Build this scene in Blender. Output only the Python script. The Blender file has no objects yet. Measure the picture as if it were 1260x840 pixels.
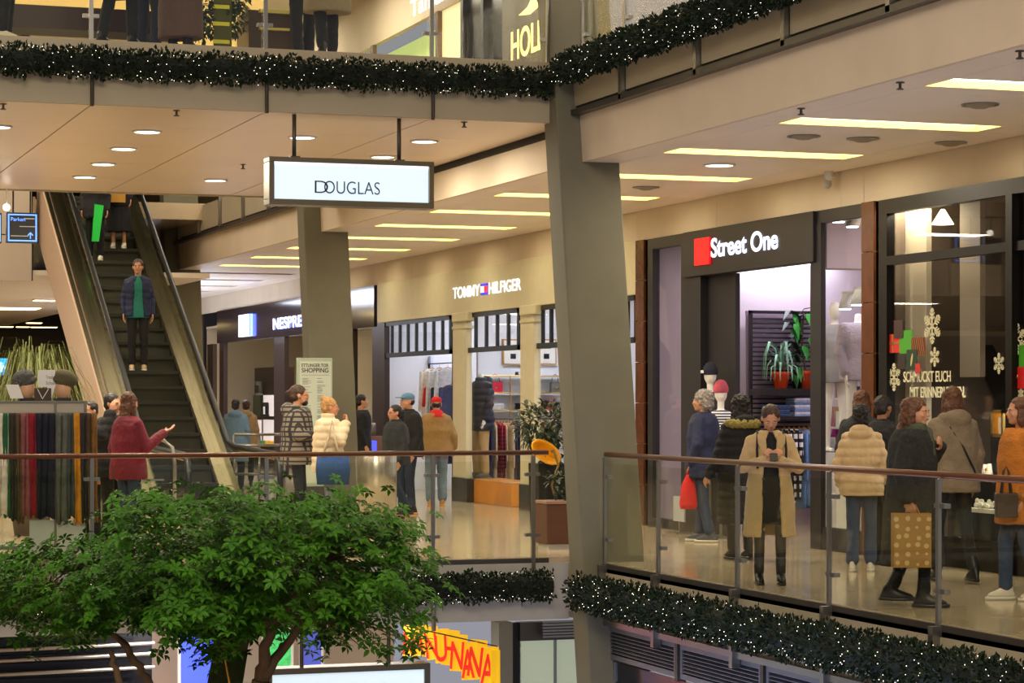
import bpy, bmesh, math, random
from mathutils import Vector, Matrix, Euler, noise
random.seed(7)
D = bpy.data; C = bpy.context.scene; COL = C.collection
# ---------------- camera, world, exposure ----------------
F, HZ, ZC, TH = 2900.0, 490.0, 1.68, math.radians(19.06)
SN, CS = math.sin(TH), math.cos(TH)
cam = D.cameras.new('camera'); cam.sensor_width = 36; cam.lens = F/1260*36; cam.shift_y = (HZ-420)/1260
cam.clip_start = 0.1; cam.clip_end = 300
co = D.objects.new('camera', cam); COL.objects.link(co); co.location = (0, 0, ZC); co.rotation_euler = (math.pi/2, 0, -TH); C.camera = co
w = D.worlds.new('world'); C.world = w; w.use_nodes = True
w.node_tree.nodes['Background'].inputs[0].default_value = (0.86, 0.86, 1.0, 1); w.node_tree.nodes['Background'].inputs[1].default_value = 0.15
C.view_settings.view_transform = 'Standard'; C.view_settings.look = 'None'; C.view_settings.exposure = 1.2; C.view_settings.gamma = 1
C.view_settings.use_curve_mapping = False
C.cycles.transparent_max_bounces = 24; C.cycles.max_bounces = 7; C.cycles.diffuse_bounces = 3; C.cycles.glossy_bounces = 3; C.cycles.sample_clamp_indirect = 4
def area(name, loc, sx, sy, power, col, rot=(0,0,0)):
    l = D.lights.new(name, 'AREA'); l.shape = 'RECTANGLE'; l.size = sx; l.size_y = sy; l.energy = power; l.color = col
    o = D.objects.new(name, l); COL.objects.link(o); o.location = loc; o.rotation_euler = rot; return o
# the big skylight over the atrium, lamps of the levels above, and added fills
area('atrium_skylight', (2.5, 12, 15), 12, 20, 800, (1.0, .86, .66))
area('escalator_void_fill', (3.0, 37.8, 9.0), 7, 5, 260, (1.0, .86, .68))  # added fill for the far fascia and escalator, no real fixture
area('lower_blue_fill', (7.0, 17, -2.6), .8, 6, 55, (.45,.58,1), (0, math.radians(-125), 0))  # unseen blue lamp added below to tint the louvres
area('atrium_lamps', (0.0, 3, 9), 8, 3, 620, (1.0, .84, .62), (math.radians(50), 0, -TH))

# ---------------- helpers ----------------
def onX(px, py, X):
    k = (px-630)/F; d = X/(SN+CS*k); return Vector((X, d*(CS-SN*k), ZC-(py-HZ)/F*d))
def onY(px, py, Y):
    k = (px-630)/F; d = Y/(CS-SN*k); return Vector((d*(SN+CS*k), Y, ZC-(py-HZ)/F*d))
def atD(px, py, d):
    l = (px-630)/F*d; return Vector((d*SN+l*CS, d*CS-l*SN, ZC-(py-HZ)/F*d))
def onZ(px, py, z): return atD(px, py, (ZC-z)*F/(py-HZ))
def lin(c): return tuple(((v/255)/12.92 if v/255 <= .04045 else ((v/255+.055)/1.055)**2.4) for v in c)
MATS = {}
def M(name, rgb=(128,128,128), rough=.5, metal=0., emit=0., var=.0, vs=6., bump=0., bs=30., wave=None, spec=.5, col2=None, coat=0, sheen=0):
    if name in MATS: return MATS[name]
    m = D.materials.new(name); m.use_nodes = True; nt = m.node_tree; n = nt.nodes; b = n['Principled BSDF']
    c = lin(rgb); b.inputs['Base Color'].default_value = (*c, 1); b.inputs['Roughness'].default_value = rough; b.inputs['Metallic'].default_value = metal
    b.inputs['Specular IOR Level'].default_value = spec
    if coat: b.inputs['Coat Weight'].default_value = coat
    if sheen: b.inputs['Sheen Weight'].default_value = sheen
    if emit: b.inputs['Emission Color'].default_value = (*c, 1); b.inputs['Emission Strength'].default_value = emit
    tc = n.new('ShaderNodeTexCoord')
    if var or col2:
        t = n.new('ShaderNodeTexNoise'); t.inputs['Scale'].default_value = vs; t.inputs['Detail'].default_value = 5; nt.links.new(tc.outputs['Object'], t.inputs['Vector'])
        r = n.new('ShaderNodeValToRGB'); r.color_ramp.elements[0].position = .3; r.color_ramp.elements[1].position = .7
        c2 = lin(col2) if col2 else tuple(min(1, v*(1+var)) for v in c); c1 = c if col2 else tuple(v*(1-var) for v in c)
        r.color_ramp.elements[0].color = (*c1, 1); r.color_ramp.elements[1].color = (*c2, 1)
        nt.links.new(t.outputs['Fac'], r.inputs[0]); nt.links.new(r.outputs[0], b.inputs['Base Color'])
    if bump:
        if wave: t2 = n.new('ShaderNodeTexWave'); t2.bands_direction = wave; t2.inputs['Scale'].default_value = bs; t2.inputs['Distortion'].default_value = 1.5
        else: t2 = n.new('ShaderNodeTexNoise'); t2.inputs['Scale'].default_value = bs; t2.inputs['Detail'].default_value = 4
        nt.links.new(tc.outputs['Object'], t2.inputs['Vector'])
        bp = n.new('ShaderNodeBump'); bp.inputs['Strength'].default_value = bump; bp.inputs['Distance'].default_value = .02
        nt.links.new(t2.outputs['Fac'], bp.inputs['Height']); nt.links.new(bp.outputs[0], b.inputs['Normal'])
    MATS[name] = m; return m
def plaid(name, a, b_, sc=14., axes='XZ', thr=.75):
    if name in MATS: return MATS[name]
    m = M(name, a, .9, bump=.2, bs=90); nt = m.node_tree; n = nt.nodes; b = n['Principled BSDF']; tc = [x for x in n if x.type == 'TEX_COORD'][0]
    prev = None
    for ax in axes:
        wv = n.new('ShaderNodeTexWave'); wv.bands_direction = ax; wv.inputs['Scale'].default_value = sc/6.28; wv.inputs['Distortion'].default_value = .3
        nt.links.new(tc.outputs['Object'], wv.inputs['Vector'])
        g = n.new('ShaderNodeMath'); g.operation = 'GREATER_THAN'; g.inputs[1].default_value = thr; nt.links.new(wv.outputs['Fac'], g.inputs[0])
        if prev is None: prev = g
        else:
            ad = n.new('ShaderNodeMath'); ad.operation = 'MAXIMUM'; nt.links.new(prev.outputs[0], ad.inputs[0]); nt.links.new(g.outputs[0], ad.inputs[1]); prev = ad
    mx = n.new('ShaderNodeMix'); mx.data_type = 'RGBA'; mx.inputs[6].default_value = (*lin(a), 1); mx.inputs[7].default_value = (*lin(b_), 1)
    nt.links.new(prev.outputs[0], mx.inputs[0]); nt.links.new(mx.outputs[2], b.inputs['Base Color']); return m
def glassmat(name, tint=(.93,.95,.9), refl=1.0, rough=.01):
    m = D.materials.new(name); m.use_nodes = True; nt = m.node_tree; n = nt.nodes; n.remove(n['Principled BSDF']); out = n['Material Output']
    t = n.new('ShaderNodeBsdfTransparent'); t.inputs[0].default_value = (*tint, 1); g = n.new('ShaderNodeBsdfGlossy'); g.inputs['Roughness'].default_value = rough
    ge = n.new('ShaderNodeNewGeometry'); dt = n.new('ShaderNodeVectorMath'); dt.operation = 'DOT_PRODUCT'; nt.links.new(ge.outputs['Normal'], dt.inputs[0]); nt.links.new(ge.outputs['Incoming'], dt.inputs[1])
    def mth(op, i0, v1): q = n.new('ShaderNodeMath'); q.operation = op; (nt.links.new(i0, q.inputs[0]) if not isinstance(i0, float) else setattr(q.inputs[0], 'default_value', i0)); (nt.links.new(v1, q.inputs[1]) if not isinstance(v1, float) else setattr(q.inputs[1], 'default_value', v1)); return q.outputs[0]
    ab = mth('ABSOLUTE', dt.outputs['Value'], 0.); pw = mth('POWER', mth('SUBTRACT', 1., ab), 5.); r0 = mth('ADD', mth('MULTIPLY', pw, .96), .04)
    mu = n.new('ShaderNodeMath'); mu.operation = 'MULTIPLY'; mu.inputs[1].default_value = refl; mu.use_clamp = True   # reflectance from the view angle, alike on both faces
    mx = n.new('ShaderNodeMixShader'); nt.links.new(r0, mu.inputs[0]); nt.links.new(mu.outputs[0], mx.inputs[0]); nt.links.new(t.outputs[0], mx.inputs[1]); nt.links.new(g.outputs[0], mx.inputs[2]); nt.links.new(mx.outputs[0], out.inputs[0])
    return m
GLASS = glassmat('rail_glass', (.95,.965,.91), .6); SHOPG = glassmat('shop_glass', (.96,.97,.97), .5); DARKG = glassmat('dark_shop_glass', (.91,.91,.92), .9)

WO = {}
def obj_from(name, me, parent=None, world=True):
    o = D.objects.new(name, me); COL.objects.link(o)
    if parent is not None:
        o.parent = parent
        if world: o.location = -WO.get(parent.name, Vector((0,0,0)))
        WO[o.name] = Vector((0,0,0))
    else: WO[o.name] = Vector((0,0,0))
    return o
def tag(o, label=None, cat=None, group=None, kind=None):
    if label: o['label'] = label
    if cat: o['category'] = cat
    if group: o['group'] = group
    if kind: o['kind'] = kind
    return o
def empty(name, loc, label=None, cat=None, group=None, rz=0):
    o = D.objects.new(name, None); COL.objects.link(o); o.location = loc; o.rotation_euler = (0,0,rz); o.empty_display_size = .1
    WO[o.name] = Vector(loc); return tag(o, label, cat, group)
class MB:
    def __init__(s): s.v = []; s.f = []
    def add(s, vs, fs):
        b = len(s.v); s.v += [tuple(v) for v in vs]; s.f += [tuple(b+i for i in f) for f in fs]; return s
    def box(s, x0, x1, y0, y1, z0, z1):
        if x0 > x1: x0, x1 = x1, x0
        if y0 > y1: y0, y1 = y1, y0
        if z0 > z1: z0, z1 = z1, z0
        return s.add([(x0,y0,z0),(x1,y0,z0),(x1,y1,z0),(x0,y1,z0),(x0,y0,z1),(x1,y0,z1),(x1,y1,z1),(x0,y1,z1)], [(0,3,2,1),(4,5,6,7),(0,1,5,4),(1,2,6,5),(2,3,7,6),(3,0,4,7)])
    def prism(s, pts, ax, a, b):   # pts 2D polygon, extruded along axis ax between a and b
        n = len(pts); i = 'xyz'.index(ax)
        def mk(p, t): l = [p[0], p[1]]; l.insert(i, t); return tuple(l)
        return s.add([mk(p, a) for p in pts]+[mk(p, b) for p in pts], [tuple(range(n))[::-1], tuple(range(n, 2*n))]+[(k, (k+1)%n, n+(k+1)%n, n+k) for k in range(n)])
    def loft(s, rings, n=12, up=(0,0,1)):  # rings: (center, rx, ry[, normal, xdir])
        b = len(s.v)
        for r in rings:
            c, rx, ry = Vector(r[0]), r[1], r[2]
            if len(r) > 3: nz = Vector(r[3]).normalized(); xd = Vector(r[4]); xd = (xd-nz*xd.dot(nz)).normalized(); yd = nz.cross(xd)
            else: xd = Vector((1,0,0)); yd = Vector((0,1,0))
            for k in range(n):
                a = 2*math.pi*k/n; s.v.append(tuple(c+xd*rx*math.cos(a)+yd*ry*math.sin(a)))
        m = len(rings)
        for j in range(m-1):
            for k in range(n): s.f.append((b+j*n+k, b+j*n+(k+1)%n, b+(j+1)*n+(k+1)%n, b+(j+1)*n+k))
        s.f.append(tuple(b+k for k in range(n))[::-1]); s.f.append(tuple(b+(m-1)*n+k for k in range(n))); return s
    def cap(s, p0, r0, p1, r1, n=10, flat=1.0):
        p0 = Vector(p0); p1 = Vector(p1); d = p1-p0; L = d.length
        if L < 1e-6: d = Vector((0,0,1)); L = 1
        d.normalize(); x = Vector((1,0,0)) if abs(d.x) < .8 else Vector((0,1,0))
        R = []
        for a in (-80,-50,-20): a = math.radians(a); R.append((p0+d*r0*math.sin(a), r0*math.cos(a), r0*math.cos(a)*flat, d, x))
        for a in (20,50,80): a = math.radians(a); R.append((p1+d*r1*math.sin(a), r1*math.cos(a), r1*math.cos(a)*flat, d, x))
        return s.loft(R, n)
    def tube(s, pts, r, n=8):
        pts = [Vector(p) for p in pts]; R = []; rr = r if isinstance(r, (list, tuple)) else [r]*len(pts)
        for i, p in enumerate(pts):
            d = (pts[min(i+1, len(pts)-1)]-pts[max(i-1, 0)]).normalized(); x = Vector((1,0,0)) if abs(d.x) < .8 else Vector((0,1,0))
            R.append((p, rr[i], rr[i], d, x))
        return s.loft(R, n)
    def bar(s, p0, p1, wd, ht=None, up=(0,0,1)):
        p0 = Vector(p0); p1 = Vector(p1); d = (p1-p0).normalized(); u = Vector(up); x = d.cross(u).normalized() if abs(d.dot(u)) < .99 else Vector((1,0,0)); y = x.cross(d); h = (ht or wd)/2; g = wd/2
        vs = [p+x*a*g+y*c*h for p in (p0, p1) for a, c in ((-1,-1),(1,-1),(1,1),(-1,1))]
        return s.add(vs, [(0,1,2,3)[::-1],(4,5,6,7),(0,1,5,4),(1,2,6,5),(2,3,7,6),(3,0,4,7)])
    def ell(s, c, r, rot=None, n=12, m=8):
        c = Vector(c); R = rot.to_matrix() if isinstance(rot, Euler) else (rot or Matrix.Identity(3)); b = len(s.v)
        for j in range(1, m):
            t = math.pi*j/m
            for k in range(n):
                a = 2*math.pi*k/n; s.v.append(tuple(c+R@Vector((r[0]*math.sin(t)*math.cos(a), r[1]*math.sin(t)*math.sin(a), -r[2]*math.cos(t)))))
        s.v.append(tuple(c+R@Vector((0,0,-r[2])))); s.v.append(tuple(c+R@Vector((0,0,r[2])))); lo = len(s.v)-2
        for j in range(m-2):
            for k in range(n): s.f.append((b+j*n+k, b+j*n+(k+1)%n, b+(j+1)*n+(k+1)%n, b+(j+1)*n+k))
        for k in range(n): s.f.append((lo, b+(k+1)%n, b+k)); s.f.append((lo+1, b+(m-2)*n+k, b+(m-2)*n+(k+1)%n))
        return s
    def mesh(s, name, mat, smooth=False):
        me = D.meshes.new(name); me.from_pydata(s.v, [], s.f); me.materials.append(mat)
        if smooth: me.polygons.foreach_set('use_smooth', [True]*len(me.polygons))
        me.update(); return me
    def build(s, name, mat, parent=None, smooth=False, bevel=0, world=True):
        o = obj_from(name, s.mesh(name, mat, smooth), parent, world)
        if bevel: b = o.modifiers.new('b', 'BEVEL'); b.width = bevel; b.segments = 2; b.limit_method = 'ANGLE'
        return o
def B(x0, x1, y0, y1, z0, z1): return MB().box(x0, x1, y0, y1, z0, z1)
def struct(o): o['kind'] = 'structure'; return o
def stuff(o): o['kind'] = 'stuff'; return o
def bake_remesh(mb, name, mat, parent, vox, smooth=2, disp=None, world=False):
    o = mb.build(name, mat, None, True)
    r = o.modifiers.new('r', 'REMESH'); r.mode = 'VOXEL'; r.voxel_size = vox; r.use_smooth_shade = True
    if smooth: q = o.modifiers.new('s', 'SMOOTH'); q.factor = .5; q.iterations = smooth
    dg = bpy.context.evaluated_depsgraph_get(); me = D.meshes.new_from_object(o.evaluated_get(dg)); D.objects.remove(o)
    if disp:
        vs = [v.co.copy() for v in me.vertices]; ns = [v.normal.copy() for v in me.vertices]
        for v, c, nn in zip(me.vertices, vs, ns): v.co = c+nn*disp(c)
    me.name = name
    if len(me.materials) == 0: me.materials.append(mat)
    else: me.materials[0] = mat
    return obj_from(name, me, parent, world)
def text(s, name, mat, size, depth, origin, xdir, updir, parent=None, bold=0., align='LEFT', fitw=None):
    """extruded letters as a mesh; origin = baseline start"""
    cu = D.curves.new(name, 'FONT'); cu.body = s; cu.size = 1; cu.extrude = depth/2/size; cu.offset = bold; cu.align_x = align
    o = D.objects.new(name, cu); COL.objects.link(o); dg = bpy.context.evaluated_depsgraph_get(); me = D.meshes.new_from_object(o.evaluated_get(dg)); D.objects.remove(o); D.curves.remove(cu)
    x = Vector(xdir).normalized(); u = Vector(updir).normalized(); nrm = x.cross(u); sx = size
    xs = [v.co.x for v in me.vertices]
    if fitw and xs: sx = fitw/(max(xs)-min(xs)) if max(xs) > min(xs) else size
    x0 = min(xs) if (align == 'LEFT' and xs) else 0
    for v in me.vertices: v.co = Vector(origin)+x*(v.co.x-x0)*sx+u*v.co.y*size+nrm*v.co.z*size
    me.materials.clear(); me.materials.append(mat); me.name = name
    return obj_from(name, me, parent)
def copy_tree(o, parent=None):
    c = o.copy(); COL.objects.link(c); c.parent = parent; WO[c.name] = WO.get(o.name, Vector((0,0,0)))
    for ch in list(o.children): copy_tree(ch, c)
    return c
# ---------------- materials of the building ----------------
plaster = M('plaster', (214,197,172), .75, var=.05, vs=1.5); ceilm = M('ceiling_paint', (238,224,206), .45, var=.03, vs=1)
soffm = M('soffit_metal_panel', (226,206,180), .33, spec=.6, var=.03, vs=.8); creamp = M('cream_plaster', (220,206,165), .7, var=.04, vs=2)
colm = M('column_paint', (112,108,90), .8, bump=.15, bs=120, var=.05, vs=3); steel = M('brushed_steel', (150,148,142), .3, .9); steeld = M('dark_steel', (92,88,82), .4, .8)
frame_d = M('dark_frame', (24,20,20), .4, .2); black = M('black_paint', (16,15,16), .5); brownrail = M('brown_handrail', (105,66,44), .3, .4)
stone = M('polished_stone_floor', (190,170,140), .14, var=.14, vs=1.2, spec=.6); white = M('white_paint', (226,224,220), .6); brownst = M('brown_stone', (92,52,30), .25, var=.2, vs=5)
fasciam = M('fascia_panel', (172,160,134), .6, var=.04, vs=2); graylouv = M('grey_louvre', (120,122,130), .4, .5); gapm = M('joint_dark', (40,34,28), .9)
stripE = M('strip_light_glow', (255,243,205), emit=4.2); downE = M('downlight_glow', (255,246,225), emit=3); whiteE = M('white_led', (240,245,255), emit=.55)
FX, RX, EY = 11.85, 8.8, 23.5      # shop front plane, gallery edge, bridge edge
ZC1, ZS, Z2 = 4.17, 4.6, 5.25

# ---------------- floors ----------------
m = MB(); m.box(RX, FX, 9, 74, -.3, 0); m.box(-14, RX, EY, 74, -.3, 0); struct(m.build('floor', stone))
fl2 = MB(); fl2.box(RX+.02, FX, 9, 74, 4.32, Z2); fl2.box(-14, RX, EY+.04, 33.38, 4.66, Z2); struct(fl2.build('floor', stone))
struct(B(-14, FX, 8, 74, -5.5, -5.25).build('floor', stone))
struct(B(FX, 19, 9, 74, -.3, -.001).build('floor', stone)); 
# underside of the gallery and bridge floors
struct(B(RX+.02, FX, 9, 74, -.66, -.31).build('ceiling', ceilm)); struct(B(-14, RX, EY+.03, 74, -.66, -.31).build('ceiling', ceilm))
# ---------------- gallery ceiling with bays of strip lights ----------------
PER, Y0 = 2.7, 16.46
cg = struct(B(RX+.05, FX, 9, 74, 4.29, 4.31).build('ceiling', gapm))
strips = []
bys = [Y0+PER*i for i in range(-2, 17)]
for i, y in enumerate(bys):
    # panel between lights, and the fillings beside the light
    a, b_ = y+.25, y+PER-.25
    for (x0, x1) in ((8.86, 9.24), (9.245, 11.3), (11.305, 11.84)):
        MB().box(x0, x1, a+.003, b_-.003, ZC1, 4.28).build('ceiling_panel', ceilm, cg)
    MB().box(8.86, 9.24, y-.247, y+.247, ZC1, 4.28).build('ceiling_panel', ceilm, cg)
    MB().box(11.305, 11.84, y-.247, y+.247, ZC1, 4.28).build('ceiling_panel', ceilm, cg)
# downlights / smoke detectors / sprinklers
def ring_light(p, r, label, group, z, lit=True):
    t = empty('downlight', (p.x, p.y, z), label, 'ceiling light', group)
    MB().lathe([(r,.0),(r*1.16,.0),(r*1.16,-.02),(r,-.02),(r,.0)], (0,0,0), 20).build('trim_ring', white, t, True, world=False)
    MB().lathe([(0,-.012),(r*1.0,-.012),(r*1.0,.0),(0,.0)], (0,0,0), 20).build('diffuser', downE if lit else M('unlit_diffuser', (150,140,120), .3), t, True, world=False)
    l = D.lights.new('downlight_lamp', 'AREA'); l.shape = 'DISK'; l.size = r*1.6; l.energy = 22; l.color = (1,.9,.72); lo = D.objects.new('downlight_lamp', l); COL.objects.link(lo); lo.location = (p.x, p.y, z-.03)
    return t
def lathe(s, prof, c, n=16, caps=True):
    b = len(s.v); c = Vector(c)
    for (r, z) in prof:
        for k in range(n): a = 2*math.pi*k/n; s.v.append((c.x+r*math.cos(a), c.y+r*math.sin(a), c.z+z))
    m = len(prof)
    for j in range(m-1):
        for k in range(n): s.f.append((b+j*n+k, b+j*n+(k+1)%n, b+(j+1)*n+(k+1)%n, b+(j+1)*n+k))
    if caps and prof[0] != prof[-1]: s.f.append(tuple(b+k for k in range(n))[::-1]); s.f.append(tuple(b+(m-1)*n+k for k in range(n)))
    return s
MB.lathe = lathe
proto = None
ordn = ['nearest', 'second nearest', 'third nearest', 'fourth nearest', 'fifth nearest', 'sixth nearest', 'seventh nearest', 'eighth nearest', 'ninth nearest', 'tenth nearest', 'eleventh nearest', 'twelfth nearest', 'thirteenth nearest', 'fourteenth nearest']
for i, y in enumerate(bys[2:13]):
    if proto is None:
        proto = t = empty('strip_light', (10.27, y, ZC1), None, 'ceiling light', 'recessed strip lights of the gallery ceiling')
        fr = MB(); fr.box(-1.03, -1.015, -.247, .247, 0, .1); fr.box(1.015, 1.03, -.247, .247, 0, .1); fr.box(-1.015, 1.015, -.247, -.232, 0, .1); fr.box(-1.015, 1.015, .232, .247, 0, .1)
        fr.build('frame', M('strip_recess', (232,205,120), .6), t, world=False); MB().box(-1.014, 1.014, -.231, .231, .06, .1).build('diffuser', stripE, t, world=False)
    else: t = copy_tree(proto); t.location = (10.27, y, ZC1)
    t['label'] = ('recessed yellowish strip light in the gallery ceiling, ' + ordn[i] + ' of the row') if i < 14 else 'far strip light in the gallery ceiling, %s from the dim end' % ['first','second','third','fourth','fifth'][16-i]
for y, nm in ((bys[0], 'second one'), (bys[1], 'first one')):
    t = copy_tree(proto); t.location = (10.27, y, ZC1); t['label'] = 'recessed strip light just beyond the right edge of the photograph, ' + nm + ' before the nearest'
for (px, py) in ((885,202),(372,168),(181,161),(152,182),(127,201),(104,217),(265,221),(471,192),(522,173),(-3,155)):
    if px == 885:
        p = onZ(px, py, ZC1); ring_light(p, .15, 'round white downlight between the gallery strip lights by the leaning column', 'downlights', ZC1-.001); continue
    p = onZ(px, py, ZS)
    if p.y < 24: p.y = 24
    nm = {372:'round downlight in the soffit behind the left rod of the hanging sign', 181:'nearest downlight of the four in a row above the escalator', 152:'second nearest downlight of the four in a row above the escalator', 127:'third nearest downlight of the row above the escalator', 104:'farthest downlight of the row above the escalator', 265:'lone round downlight left of the hanging sign', 471:'round downlight just above the hanging sign, left of the rod', 522:'round downlight just right of the right rod of the sign', -3:'round downlight at the left end of the soffit'}[px]
    ring_light(p, .14, nm, 'downlights in the bridge soffit', ZS-.001)
for (px, py, lb) in ((989,167,'round grey speaker grille left of the pair under the gallery ceiling'),(1062,170,'round grey speaker grille right of the pair under the gallery ceiling'),(1206,128,'round grey grille near the nearest strip lights'),(795,230,'small round grille on the ceiling right of the leaning column'),(1170,175,'small beige disc on the ceiling beside the bulkhead')):
    p = onZ(px, py, ZC1); t = empty('ceiling_speaker', (p.x, p.y, ZC1-.001), lb, 'ceiling speaker', 'round grilles in the gallery ceiling')
    MB().lathe([(.13,-.0),(.16,0),(.16,-.012),(.13,-.012),(.13,-.0)], (0,0,0), 18).build('rim', steel, t, world=False); MB().lathe([(0,-.02),(.06,-.035),(.125,-.012),(.125,-.002),(0,-.002)][::-1], (0,0,0), 18).build('cone', M('grille_grey', (150,138,112), .6), t, world=False)
for (px, py, z, lb) in ((943,134,ZC1,'sprinkler head on the ceiling edge, left of the three on the right'),(1065,102,ZC1,'sprinkler head on the ceiling edge, middle of the three on the right'),(1207,63,ZC1,'sprinkler head on the ceiling edge, right of the three on the right'),(219,137,ZS,'small sprinkler head at the soffit edge above the escalator'),(299,204,ZS,'small sprinkler head in the soffit left of the hanging sign'),(583,148,ZS,'small sprinkler head at the soffit edge right of the hanging sign'),(4,130,ZS,'small sprinkler head at the left end of the soffit edge')):
    p = onZ(px, py, z-.02)
    t = empty('sprinkler', ((max(p.x, 8.95) if z == ZC1 else p.x), max(p.y, 23.7 if z == ZS else 9), z), lb, 'sprinkler', 'sprinkler heads')
    MB().lathe([(.035,0),(.035,-.008),(.012,-.01),(.012,-.045),(.03,-.055),(.03,-.06),(0,-.06)], (0,0,0), 10).build('head', steeld, t, world=False)
# security camera on the bulkhead
p = onX(1021, 215, 11.75); t = empty('dome_camera', (11.74, p.y, ZC1), 'small white security camera under the ceiling beside the bulkhead', 'security camera')
MB().lathe([(.05,0),(.05,-.06),(.035,-.07),(.035,-.1)], (0,0,0), 12).build('mount', white, t, world=False); MB().ell((-.02,0,-.14), (.05,.05,.05)).build('lens_ball', M('cam_grey', (190,185,175), .3), t, True, world=False)

# ---------------- bulkheads ----------------
bk = struct(B(FX+.03, FX+.3, 9, 74, 3.79, 4.3).build('wall_right', gapm))
seams = [9.0]+[onX(px, 250, FX).y for px in (1260, 1063, 1035, 882, 700, 560, 460, 330)]+[74]
seams = sorted(seams)
for a, b_ in zip(seams, seams[1:]):
    k = max(1, round((b_-a)/3.2)) if b_-a > 4 else 1
    for q in range(k): B(FX, FX+.03, a+(b_-a)*q/k+.004, a+(b_-a)*(q+1)/k-.004, 3.77, ZC1+.1).build('bulkhead_panel', plaster, bk)
# gallery edge face z 4.17..4.66 (runs on past the bridge)
eb = struct(B(RX, RX+.05, 9, 74, ZC1-.002, 4.3).build('trim_1', plaster)); struct(B(RX-.0, RX+.06, 9, 74, 4.3, 4.66).build('trim_2', plaster))
struct(B(RX-.02, RX, EY+.1, 33.3, 4.52, 4.6).build('trim_3', gapm))
# upper right fascia : framed panels on gallery edge
def fascia(ys, z0, z1, name, lab, group):
    root = empty(name, (RX, ys[0], z0), lab, 'fascia', group)
    MB().box(RX-.03, RX+.02, ys[0], ys[-1], z0-.02, z1).build('backing', gapm, root)
    for a, b_ in zip(ys, ys[1:]): B(RX-.05, RX-.03, a+.05, b_-.05, z0+.07, z1).build('panel', fasciam, root)
    B(RX-.1, RX-.0, ys[0], ys[-1], z0-.03, z0+.03).build('bottom_rail', steeld, root)
    for y in ys: MB().box(RX-.1, RX-.03, y-.035, y+.035, z0-.02, z1+.04).build('post', steel, root)
    return root
ysu = sorted([23.42]+[21.9-1.87*i for i in range(8)])
fascia(ysu, 4.69, 5.2, 'edge_fascia', 'framed beige panels along the upper gallery edge above the strip lights', 'edge fascias')
ysf = [33.6+1.87*i for i in range(14)]
fascia(ysf, 4.69, 5.22, 'edge_fascia', 'distant framed beige panels beyond the bridge, right of the escalator', 'edge fascias')
ysl = sorted([22.45, 21.03, 19.2, 17.4, 15.6, 13.8, 12.0])
rf = empty('edge_fascia', (RX, 12, -.6), 'beige edge panels hidden by the lower right garland', 'fascia', 'edge fascias')
B(RX-.03, RX+.02, 12, 23.4, -.64, -.06).build('backing', gapm, rf)
yy = sorted(ysl+[23.4])
for a, b_ in zip(yy, yy[1:]): B(RX-.05, RX-.03, a+.04, b_-.04, -.57, -.1).build('panel', fasciam, rf)
B(RX-.08, RX, 12, 23.4, -.63, -.57).build('bottom_rail', steel, rf)
for y in ysl: B(RX-.11, RX-.03, y-.035, y+.035, -.72, -.02).build('post', steel, rf)
# louvres of the floor below + dark glazing
lv = empty('louvre_band', (RX, 12, -1), 'grey louvred ventilation band below the right garland', 'louvre')
B(RX+.03, RX+.06, 12, 22.6, -.98, -.64).build('backing', M('louvre_back', (52,52,60), .6), lv)
ly = sorted([22.5, 20.6, 18.7, 16.8, 14.9, 13.0])
for a, b_ in zip(ly, ly[1:]):
    fm = MB(); fm.box(RX-.02, RX+.03, a+.05, b_-.05, -.69, -.645); fm.box(RX-.02, RX+.03, a+.05, b_-.05, -.97, -.92); fm.box(RX-.02, RX+.03, a+.05, a+.1, -.92, -.69); fm.box(RX-.02, RX+.03, b_-.1, b_-.05, -.92, -.69); fm.build('louvre_frame', graylouv, lv)
    for k in range(6): MB().prism([(RX-.015, -.72-.035*k), (RX+.03, -.70-.035*k), (RX+.03, -.706-.035*k), (RX-.015, -.728-.035*k)], 'y', a+.1, b_-.1).build('slat', graylouv, lv)
for y in ly: B(RX-.04, RX+.05, y-.03, y+.03, -1.0, -.63).build('mullion', steeld, lv)
g0 = empty('shop_front', (RX, 12, -5.25), 'dark blue shop front glazing below the louvred band', 'shop front')
B(RX+.02, RX+.05, 12, 22.3, -5.2, -1.0).build('pane', M('dark_blue_glazing', (18,22,38), .12), g0); B(RX, RX+.07, 22.3, 22.42, -5.2, -1.0).build('frame', steel, g0)
# ---------------- bridge soffit ----------------
sf = struct(B(-14, RX-.02, EY+.05, 33.36, ZS+.03, ZS+.06).build('ceiling', gapm))
xs = [7.24-1.77*i for i in range(0, 12)][::-1]+[RX-.02]
yb = [EY+.05, 25.2, 27.2, 29.2, 31.3, 33.36]
for a, b_ in zip(xs, xs[1:]):
    for c, d in zip(yb, yb[1:]): B(a+.008, b_-.008, c+.003, d-.003, ZS, ZS+.03).build('soffit_panel', soffm, sf)
lf = struct(B(-14, 8.75, EY, EY+.05, ZS-.0, 5.24).build('trim_4', fasciam)); struct(B(-14, RX-.02, 33.36, 33.42, ZS-.02, 5.24).build('trim_5', fasciam))
for i in range(6):
    x = 7.24-1.77*i; t = tag(MB().tube([(x, EY-.03, ZS-.02), (x, EY-.03, 5.2)], .02, 8).build('fascia_rod', steeld, None, True), 'thin vertical steel rod on the bridge fascia under the upper garland, %s from the column' % ordn[i].split(' ')[0].replace('nearest', 'first'), 'rod', 'rods on the bridge fascia')
# lower bridge fascia
struct(B(-14, 8.75, EY-.02, EY+.03, -.66, -.06).build('trim_6', M('lower_fascia', (176,172,164), .6, var=.04)))
for i in range(6):
    x = 7.24-1.77*i; tag(MB().tube([(x, EY-.05, -.74), (x, EY-.05, -.05)], .025, 8).build('fascia_rod', steel, None, True), 'thin steel rod on the lower bridge fascia, %s from the column' % ordn[i].split(' ')[0].replace('nearest', 'first'), 'rod', 'rods on the lower fascia')
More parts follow.
